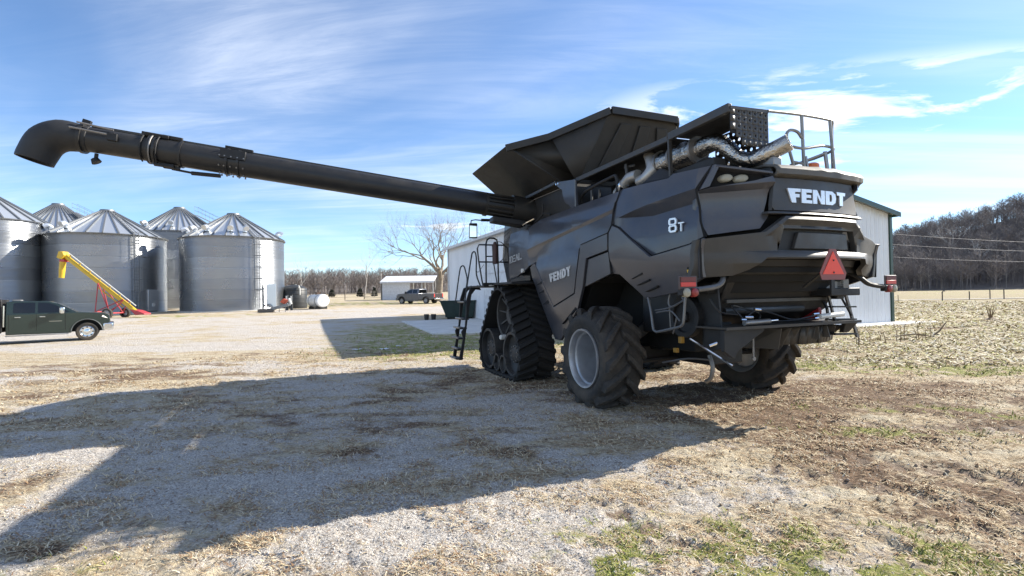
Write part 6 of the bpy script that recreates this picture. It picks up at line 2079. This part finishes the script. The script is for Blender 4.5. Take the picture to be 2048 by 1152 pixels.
# ------------------------------------------------------------------ bare trees
BARK = mat('bark_pale', (0.30, 0.255, 0.205), 0.9, col2=(0.17, 0.14, 0.11), scale=2.5, bump=0.4, bscale=9)
BARKG = mat('bark_grey', (0.21, 0.185, 0.165), 0.9, col2=(0.13, 0.11, 0.10), scale=2)
BARKW = mat('bark_white', (0.50, 0.47, 0.43), 0.85, col2=(0.33, 0.30, 0.27), scale=2)


def bare_tree(name, label, loc, height, spread, m, seed, depth=6, trunk=0.35, fork=0.22, group=None, lean=(0, 0), twig=True, splits=3):
    rnd = random.Random(seed)
    t = thing(name, label, 'tree', loc, 0, group)
    tr, limbs, tw = MB(), MB(), MB()

    def rv():
        return Vector((rnd.gauss(0, 1), rnd.gauss(0, 1), rnd.gauss(0, 1)))

    def grow(p, d, l, r_, lev):
        pts, rs = [p], [r_]
        n = 4 if lev < 3 else 3
        q = p.copy()
        dd = d.copy()
        for k in range(n):
            dd = (dd + rv() * (0.10 if lev < 1 else 0.16) + Vector((0, 0, 0.05 if lev > 0 else 0))).normalized()
            q = q + dd * l / n
            pts.append(q.copy())
            rs.append(r_ * (1 - 0.36 * (k + 1) / n))
        sides = (12, 8, 6, 5, 4, 3, 3, 3)[min(lev, 7)]
        (tr if lev == 0 else (limbs if lev < 4 else tw)).tube(pts, rs, sides, caps=False)
        if lev >= depth:
            return
        kids = splits if lev else splits + 1
        for c in range(kids):
            if lev == 0:
                at = len(pts) - 1 if c < splits else len(pts) - 2
            else:
                at = rnd.choice([len(pts) - 1, len(pts) - 1, len(pts) - 2, 2 if lev > 1 else len(pts) - 2])
            base = pts[at]
            ax = rv()
            ax = (ax - dd * ax.dot(dd)).normalized()
            if lev == 0:
                a_ = 2 * PI * c / kids + rnd.uniform(-0.4, 0.4)
                ax = Vector((math.cos(a_), math.sin(a_), 0))
            ang = rnd.uniform(0.30, 0.85) if lev else rnd.uniform(0.35, 0.95)
            nd = (dd * math.cos(ang) + ax * math.sin(ang) * spread).normalized()
            nd.z += 0.10
            nd.normalize()
            grow(base, nd, l * rnd.uniform(0.62, 0.86) * (1.25 if lev == 0 else 1), rs[at] * rnd.uniform(0.55, 0.75), lev + 1)
    grow(Vector((0, 0, -0.2)), Vector((lean[0], lean[1], 1)).normalized(), height * fork, trunk, 0)
    tr.build('trunk', m, t, fix=False)
    limbs.build('limbs', m, t, fix=False)
    if tw.v:
        o_ = tw.build('twigs', m, t, fix=False)
    return t


bx_, by_ = -11.0, 73.0
bare_tree('bare_tree', 'large leafless tree with pale spreading limbs behind the grey pickup', (bx_, by_, gz(bx_, by_)), 34.0, 1.2, BARK, 23, depth=8, trunk=0.62, fork=0.125, splits=3)
bx_, by_ = -2.5, 80.0
bare_tree('bare_tree', 'second leafless tree rising behind the white shed roof', (bx_, by_, gz(bx_, by_)), 16.5, 1.15, BARK, 31, depth=6, trunk=0.45, fork=0.22, splits=3)

# ------------------------------------------------------------------ hill and woods
def hill_h(a):
    return np.interp(a, [-1.3, -0.45, -0.2, -0.08, 0.1, 0.4, 0.63, 0.70, 0.76, 0.80, 0.95, 1.3], [5, 5, 5, 6, 9, 13, 17, 23, 27, 30, 38, 42])


def hill_pt(a, t):
    """a: bearing from the yard, t: 0 at the foot, 1 on the crest"""
    r0 = np.interp(a, [-1.3, -0.2, 0.0, 0.4, 1.3], [200, 190, 200, 240, 250])
    r = r0 + 110 * t
    x, y = r * np.sin(a), r * np.cos(a)
    z0 = big_terrain(x, y)
    h = hill_h(a) * 1.18
    z = z0 - 0.5 + h * sstep(t, -0.12, 1.0) * (1 - 0.25 * sstep(t, 1.0, 1.6)) + 2.0 * (fbm(x * 0.02, y * 0.02, 71, 3) - 0.5) * t
    return x, y, z


aa, tt = np.meshgrid(np.linspace(-1.2, 1.25, 140), np.linspace(-0.05, 1.6, 26))
HX, HY, HZ = hill_pt(aa, tt)
nt_, na_ = HX.shape
ih = np.arange(nt_ * na_).reshape(nt_, na_)
qh = np.stack([ih[:-1, :-1], ih[:-1, 1:], ih[1:, 1:], ih[1:, :-1]], -1).reshape(-1, 4)
o = finish('hill', np_mesh('hill', np.stack([HX, HY, HZ], -1).reshape(-1, 3), qh), mat('leaf_litter', (0.21, 0.18, 0.155), 0.95, col2=(0.14, 0.12, 0.11), scale=0.15), angle=60)
o['kind'] = 'structure'


def proto_tree(seed, nb=34):
    """light bare tree, unit height: trunk plus thin upswept branches, as triangles"""
    rs_ = np.random.default_rng(seed)
    V, F = [], []

    def stick(p, q_, r0, r1):
        p, q_ = np.array(p), np.array(q_)
        d = q_ - p
        s = np.cross(d, [0.3, 0.9, 0.1]); s = s / (np.linalg.norm(s) + 1e-9)
        u = np.cross(s, d); u = u / (np.linalg.norm(u) + 1e-9)
        b = len(V)
        for k in range(3):
            a = 2 * PI * k / 3
            V.append(p + (s * math.cos(a) + u * math.sin(a)) * r0)
        for k in range(3):
            a = 2 * PI * k / 3
            V.append(q_ + (s * math.cos(a) + u * math.sin(a)) * r1)
        for k in range(3):
            k2 = (k + 1) % 3
            F.append((b + k, b + k2, b + 3 + k2)); F.append((b + k, b + 3 + k2, b + 3 + k))
    def flat(p, q_, r0):
        p, q_ = np.array(p), np.array(q_)
        s = np.cross(q_ - p, rs_.normal(0, 1, 3)); s = s / (np.linalg.norm(s) + 1e-9) * r0
        b = len(V)
        V.extend([p - s, p + s, q_])
        F.append((b, b + 1, b + 2))
    tip = np.array([rs_.normal(0, 0.03), rs_.normal(0, 0.03), 0.9])
    stick((0, 0, -0.03), tip * 0.5, 0.011, 0.008)
    stick(tip * 0.5, tip, 0.008, 0.002)
    for k in range(nb):
        t = rs_.uniform(0.25, 0.92)
        b0_ = tip * t
        a = rs_.uniform(0, 6.28)
        l = (1.05 - t) * rs_.uniform(0.25, 0.5) + 0.05
        e = rs_.uniform(0.5, 1.1)
        q1 = b0_ + l * np.array([math.cos(a) * math.cos(e), math.sin(a) * math.cos(e), math.sin(e)])
        stick(b0_, q1, 0.0042, 0.0018)
        for j in range(5):
            a2, e2 = a + rs_.normal(0, 0.7), e + rs_.normal(0.1, 0.4)
            m_ = b0_ + (q1 - b0_) * rs_.uniform(0.3, 0.9)
            flat(m_, m_ + 0.55 * l * np.array([math.cos(a2) * math.cos(e2), math.sin(a2) * math.cos(e2), math.sin(e2)]), 0.0028)
    return np.array(V), np.array(F)


PROT = [proto_tree(s, 22) for s in (1, 2, 3, 4, 5, 6, 7)]


def forest(name, xs, ys, zs, hs, cols):
    VV, FF, CC = [], [], []
    off = 0
    for i in range(len(xs)):
        V, F = PROT[i % len(PROT)]
        a = rng.uniform(0, 6.28)
        c, s = math.cos(a), math.sin(a)
        w = rng.uniform(0.85, 1.4)
        X = (V[:, 0] * c - V[:, 1] * s) * hs[i] * w + xs[i]
        Y = (V[:, 0] * s + V[:, 1] * c) * hs[i] * w + ys[i]
        Z = V[:, 2] * hs[i] + zs[i]
        VV.append(np.stack([X, Y, Z], -1)); FF.append(F + off)
        cc = np.ones((len(V), 4)); cc[:, :3] = cols[i]
        CC.append(cc)
        off += len(V)
    return finish(name, np_mesh(name, np.vstack(VV), np.vstack(FF), {'tint': np.vstack(CC)}), tint_mat(name + '_tint'), angle=0, kind='stuff')


WOODC = [(0.25, 0.22, 0.20), (0.19, 0.165, 0.155), (0.31, 0.275, 0.25), (0.16, 0.14, 0.135)]  # bark tones lightened and greyed to stand in for distance haze
n = 1900
a = rng.uniform(0.60, 0.98, n); t = np.sort(rng.uniform(-0.03, 1.12, n))
x, y, z = hill_pt(a, t)
o = forest('hillside_wood', x, y, z, rng.uniform(8, 14, n), palette(n, WOODC))
tag(o, 'leafless brown wood covering the hillside at the right', 'wood')
n = 1300
a = rng.uniform(-0.85, 0.02, n); t = np.sort(rng.uniform(-0.08, 0.45, n))
x, y, z = hill_pt(a, t)
o = forest('far_wood', x, y, z, rng.uniform(7.0, 10.5, n), palette(n, WOODC))
tag(o, 'leafless grey brown wood along the horizon behind the yard', 'wood')
# pale sycamores that stand out
for (a_, t_, h_, sd_, lb) in ((0.7245, 0.45, 17, 5, 'white barked bare tree standing out halfway up the wooded hill'), (0.752, 0.22, 15, 8, 'pale bare tree lower on the wooded hill, right of the white one')):
    x, y, z = (float(v) for v in hill_pt(np.array(a_), np.array(t_)))
    bare_tree('pale_tree', lb, (x, y, z), h_, 1.0, BARKW, sd_, depth=4, trunk=0.55, fork=0.3, group='pale trees in the woods')
for (x, y, h_, sd_, lb) in ((-64.0, 150.0, 9, 3, 'thin pale trunk in the far wood, above the white tank'), (-44.5, 152, 10.5, 9, 'tall bare tree poking above the far wood left of the small shed')):
    bare_tree('pale_tree', lb, (x, y, gz(x, y)), h_, 0.4, BARKW, sd_, depth=4, trunk=0.16, fork=0.45, group='pale trees in the woods')
# dark cedars at the wood's edge
CED = mat('cedar_green', (0.020, 0.026, 0.016), 0.9)
for i, (x, y, h_, lb) in enumerate(((-44.0, 122.0, 1.7, 'small dark cedar left of three at the edge of the far wood'), (-36.5, 120.0, 1.9, 'small dark cedar middle of three at the edge of the far wood'), (-33.0, 120.0, 2.1, 'small dark cedar right of three at the edge of the far wood'))):
    ct = thing('cedar', lb, 'tree', (x, y, gz(x, y)), 0, 'dark cedars')
    nn = 500
    zz_ = rng.uniform(0.1, 1, nn) * h_
    rad_ = (1.05 - zz_ / h_) ** 0.7 * 0.8 * rng.uniform(0.6, 1.05, nn)
    an = rng.uniform(0, 6.28, nn)
    cpt = np.stack([rad_ * np.cos(an), rad_ * np.sin(an), zz_], -1)
    tri_ = cpt[:, None] + rng.normal(0, 0.16, (nn, 3, 3))
    me_ = np_mesh('crown', tri_.reshape(-1, 3), np.arange(nn * 3).reshape(-1, 3))
    finish('crown', me_, CED, ct, angle=0)
    MB().tube([(0, 0, -0.2), (0, 0, h_ * 0.8)], [0.12, 0.03], 6).build('trunk', BARKG, ct)

# ------------------------------------------------------------------ fences, gate, poles, wires
POST = mat('weathered_post', (0.24, 0.20, 0.16), 0.9)
RAILW = mat('gate_pipe', (0.42, 0.38, 0.32), 0.6)
fx = np.linspace(-52, -27.2, 8)
fn = thing('wire_fence', 'post and wire fence across the far pasture left of the gate', 'fence', (-40, 92, 0))
for k, x in enumerate(fx):
    z = gz(x, 92) 
    MB().tube([(x + 40, 0, z - 0.3), (x + 40, 0, z + (1.75 if k % 3 == 0 else 1.4))], 0.09, 7).build('fence_post', POST, fn)
for hgt in (0.45, 0.9, 1.3):
    MB().tube([(x + 40, 0, gz(x, 92) + hgt) for x in fx], 0.022, 4).build('fence_wire', POST, fn)
gt = thing('pipe_gate', 'pipe rail gate next to the small white shed', 'gate', (-27.0, 92.0, gz(-25, 92)))
for k in range(5):
    MB().tube([(0, 0, 0.25 + k * 0.3), (4.8, 0, 0.25 + k * 0.3)], 0.04, 6).build('gate_rail', RAILW, gt)
for xx in (0, 1.6, 3.2, 4.8):
    MB().tube([(xx, 0, 0.2), (xx, 0, 1.5)], 0.035, 6).build('gate_upright', RAILW, gt)
ft = thing('wire_fence', 'rail fence behind the grey pickup, right of the small shed', 'fence', (-9.0, 90, gz(-9, 90)))
for xx in np.linspace(0, 7, 4):
    MB().tube([(xx, 0, -0.3), (xx, 0, 1.5)], 0.09, 7).build('fence_post', POST, ft)
for hgt in (0.4, 0.75, 1.1):
    MB().tube([(-0.5, 0, hgt), (7.5, 0, hgt)], 0.045, 6).build('fence_rail', RAILW, ft)
DARKP = mat('dark_post', (0.07, 0.06, 0.055), 0.9)
for i, (x, y, h_, lb) in enumerate(((46.0, 53.5, 1.05, 'fence post with a bent top at the near side of the far field'), (54.2, 59.3, 1.0, 'single thin fence post left of the close pair at far right'), (57.6, 60.3, 1.15, 'left post of the close pair at far right'), (58.3, 59.3, 1.2, 'right post of the close pair at far right'), (41.5, 53.8, 0.8, 'short thin fence post nearest the shed corner in the field'))):
    z = gz(x, y)
    po = MB().tube([(0, 0, -0.3), (0.01, 0, h_ * 0.6), (0, 0, h_)], 0.055 if i != 4 else 0.03, 7).build('fence_post', DARKP, None)
    if i == 0:
        MB().tube([(0, 0, h_ - 0.1), (0.12, 0, h_ + 0.1), (0.3, 0, h_ + 0.06)], 0.05, 6).build('post_cap', DARKP, po)
    po.location = (x, y, z)
    tag(po, lb, 'fence post', 'field fence posts')
# far road beyond the field
mb = MB()
rdp = [(30, 66), (48, 61.5), (62, 60.5), (85, 64), (120, 70)]
vs = []
for (x, y) in rdp:
    vs += [(x, y - 1.0, gz(x, y - 1.0) + 0.05), (x, y + 1.3, gz(x, y + 1.3) + 0.05)]
mb.add(vs, [(2 * i, 2 * i + 2, 2 * i + 3, 2 * i + 1) for i in range(len(rdp) - 1)])
o = mb.build('field_road', mat('pale_road', (0.55, 0.53, 0.50), 0.9), None, angle=0)
o['kind'] = 'structure'
# utility pole and wires
ux, uy = -22.5, 86.0
up2 = thing('utility_pole', 'slim pale utility pole just left of the small shed', 'utility pole', (ux, uy, gz(ux, uy)))
MB().tube([(0, 0, -0.5), (0, 0, 5.0)], [0.10, 0.07], 8).build('pole', mat('pole_pale', (0.42, 0.39, 0.35), 0.9), up2)
MB().bar((-0.4, 0, 4.7), (0.4, 0, 4.7), 0.08, 0.08).build('cross_arm', POST, up2)
WIRE = mat('wire_pale', (0.32, 0.32, 0.33), 0.6)
for i, (za_, zb_, lb) in enumerate(((9.9, 7.95, 'top of three power lines crossing before the wooded hill'), (8.3, 6.6, 'middle of three power lines crossing before the wooded hill'), (6.35, 5.0, 'lowest of three power lines crossing before the wooded hill'))):
    a, b = Vector((40, 80 + i * 0.3, za_ + (za_ - zb_))), Vector((103, 80 + i * 0.3, zb_ - (za_ - zb_) * 0.6))
    pts = [a.lerp(b, k / 24) - Vector((0, 0, 0.8 * math.sin(PI * k / 24))) for k in range(25)]
    pts = [p + Vector((0, 0, 0.75)) for p in pts]
    wo = MB().tube(pts, 0.018, 4).build('power_line', WIRE, None)
    tag(wo, lb, 'power line', 'power lines')

# ------------------------------------------------------------------ dead weeds and stalks
STALK = mat('dead_stalk', (0.20, 0.14, 0.09), 0.9)
wd = thing('dead_weed', 'dead brown weed clump standing in the corn field at right', 'weed', (22.9, 24.0, gz(22.9, 24.0)))
for k in range(6):
    a = rng.uniform(0, 6.28)
    MB().tube([(0, 0, 0), (0.10 * math.cos(a), 0.1 * math.sin(a), 0.35), (0.2 * math.cos(a), 0.2 * math.sin(a), rng.uniform(0.5, 0.8))], [0.025, 0.02, 0.008], 5).build('stem', STALK, wd)
MB().lathe([(0.35, -0.05), (0.3, 0.06), (0.1, 0.14), (0.001, 0.15)], (0.05, 0, 0), 'z', 9).build('weed_base', STALK, wd)
sb = thing('dead_branch', 'dark broken branch leaning up out of the corn litter', 'branch', (13.9, 16.6, gz(13.9, 16.6)))
MB().tube([(0, 0, 0.02), (0.35, 0.1, 0.22), (0.62, 0.15, 0.50)], [0.03, 0.025, 0.015], 6).tube([(-1.2, 0.1, 0.05), (-0.5, 0.05, 0.12), (0, 0, 0.02)], [0.02, 0.022, 0.028], 6).build('branch_stem', STALK, sb)
corn_g = 'standing dead stalks by the shed corner'
ords = ['leftmost', 'second', 'third', 'fourth', 'fifth', 'sixth', 'seventh', 'eighth', 'ninth', 'tenth', 'eleventh', 'twelfth', 'rightmost']
for k in range(13):
    x = 9.9 + k * 0.30 + rng.uniform(-0.1, 0.1)
    y = 14.6 + 0.12 * k + rng.uniform(-0.3, 0.3)
    h_ = rng.uniform(0.25, 0.55)
    so = MB().tube([(0, 0, -0.02), (rng.uniform(-0.04, 0.04), 0, h_ * 0.6), (rng.uniform(-0.1, 0.1), 0.02, h_)], [0.012, 0.011, 0.006], 5).build('dead_stalk', STALK, None)
    so.location = (x, y, gz(x, y))
    w_ = ords[k] + (' from the left' if 0 < k < 12 else '')
    tag(so, 'thin dead stalk, %s in the row before the shed gable' % w_, 'stalk', corn_g)

scene.render.resolution_x = 1024
scene.render.resolution_y = 576
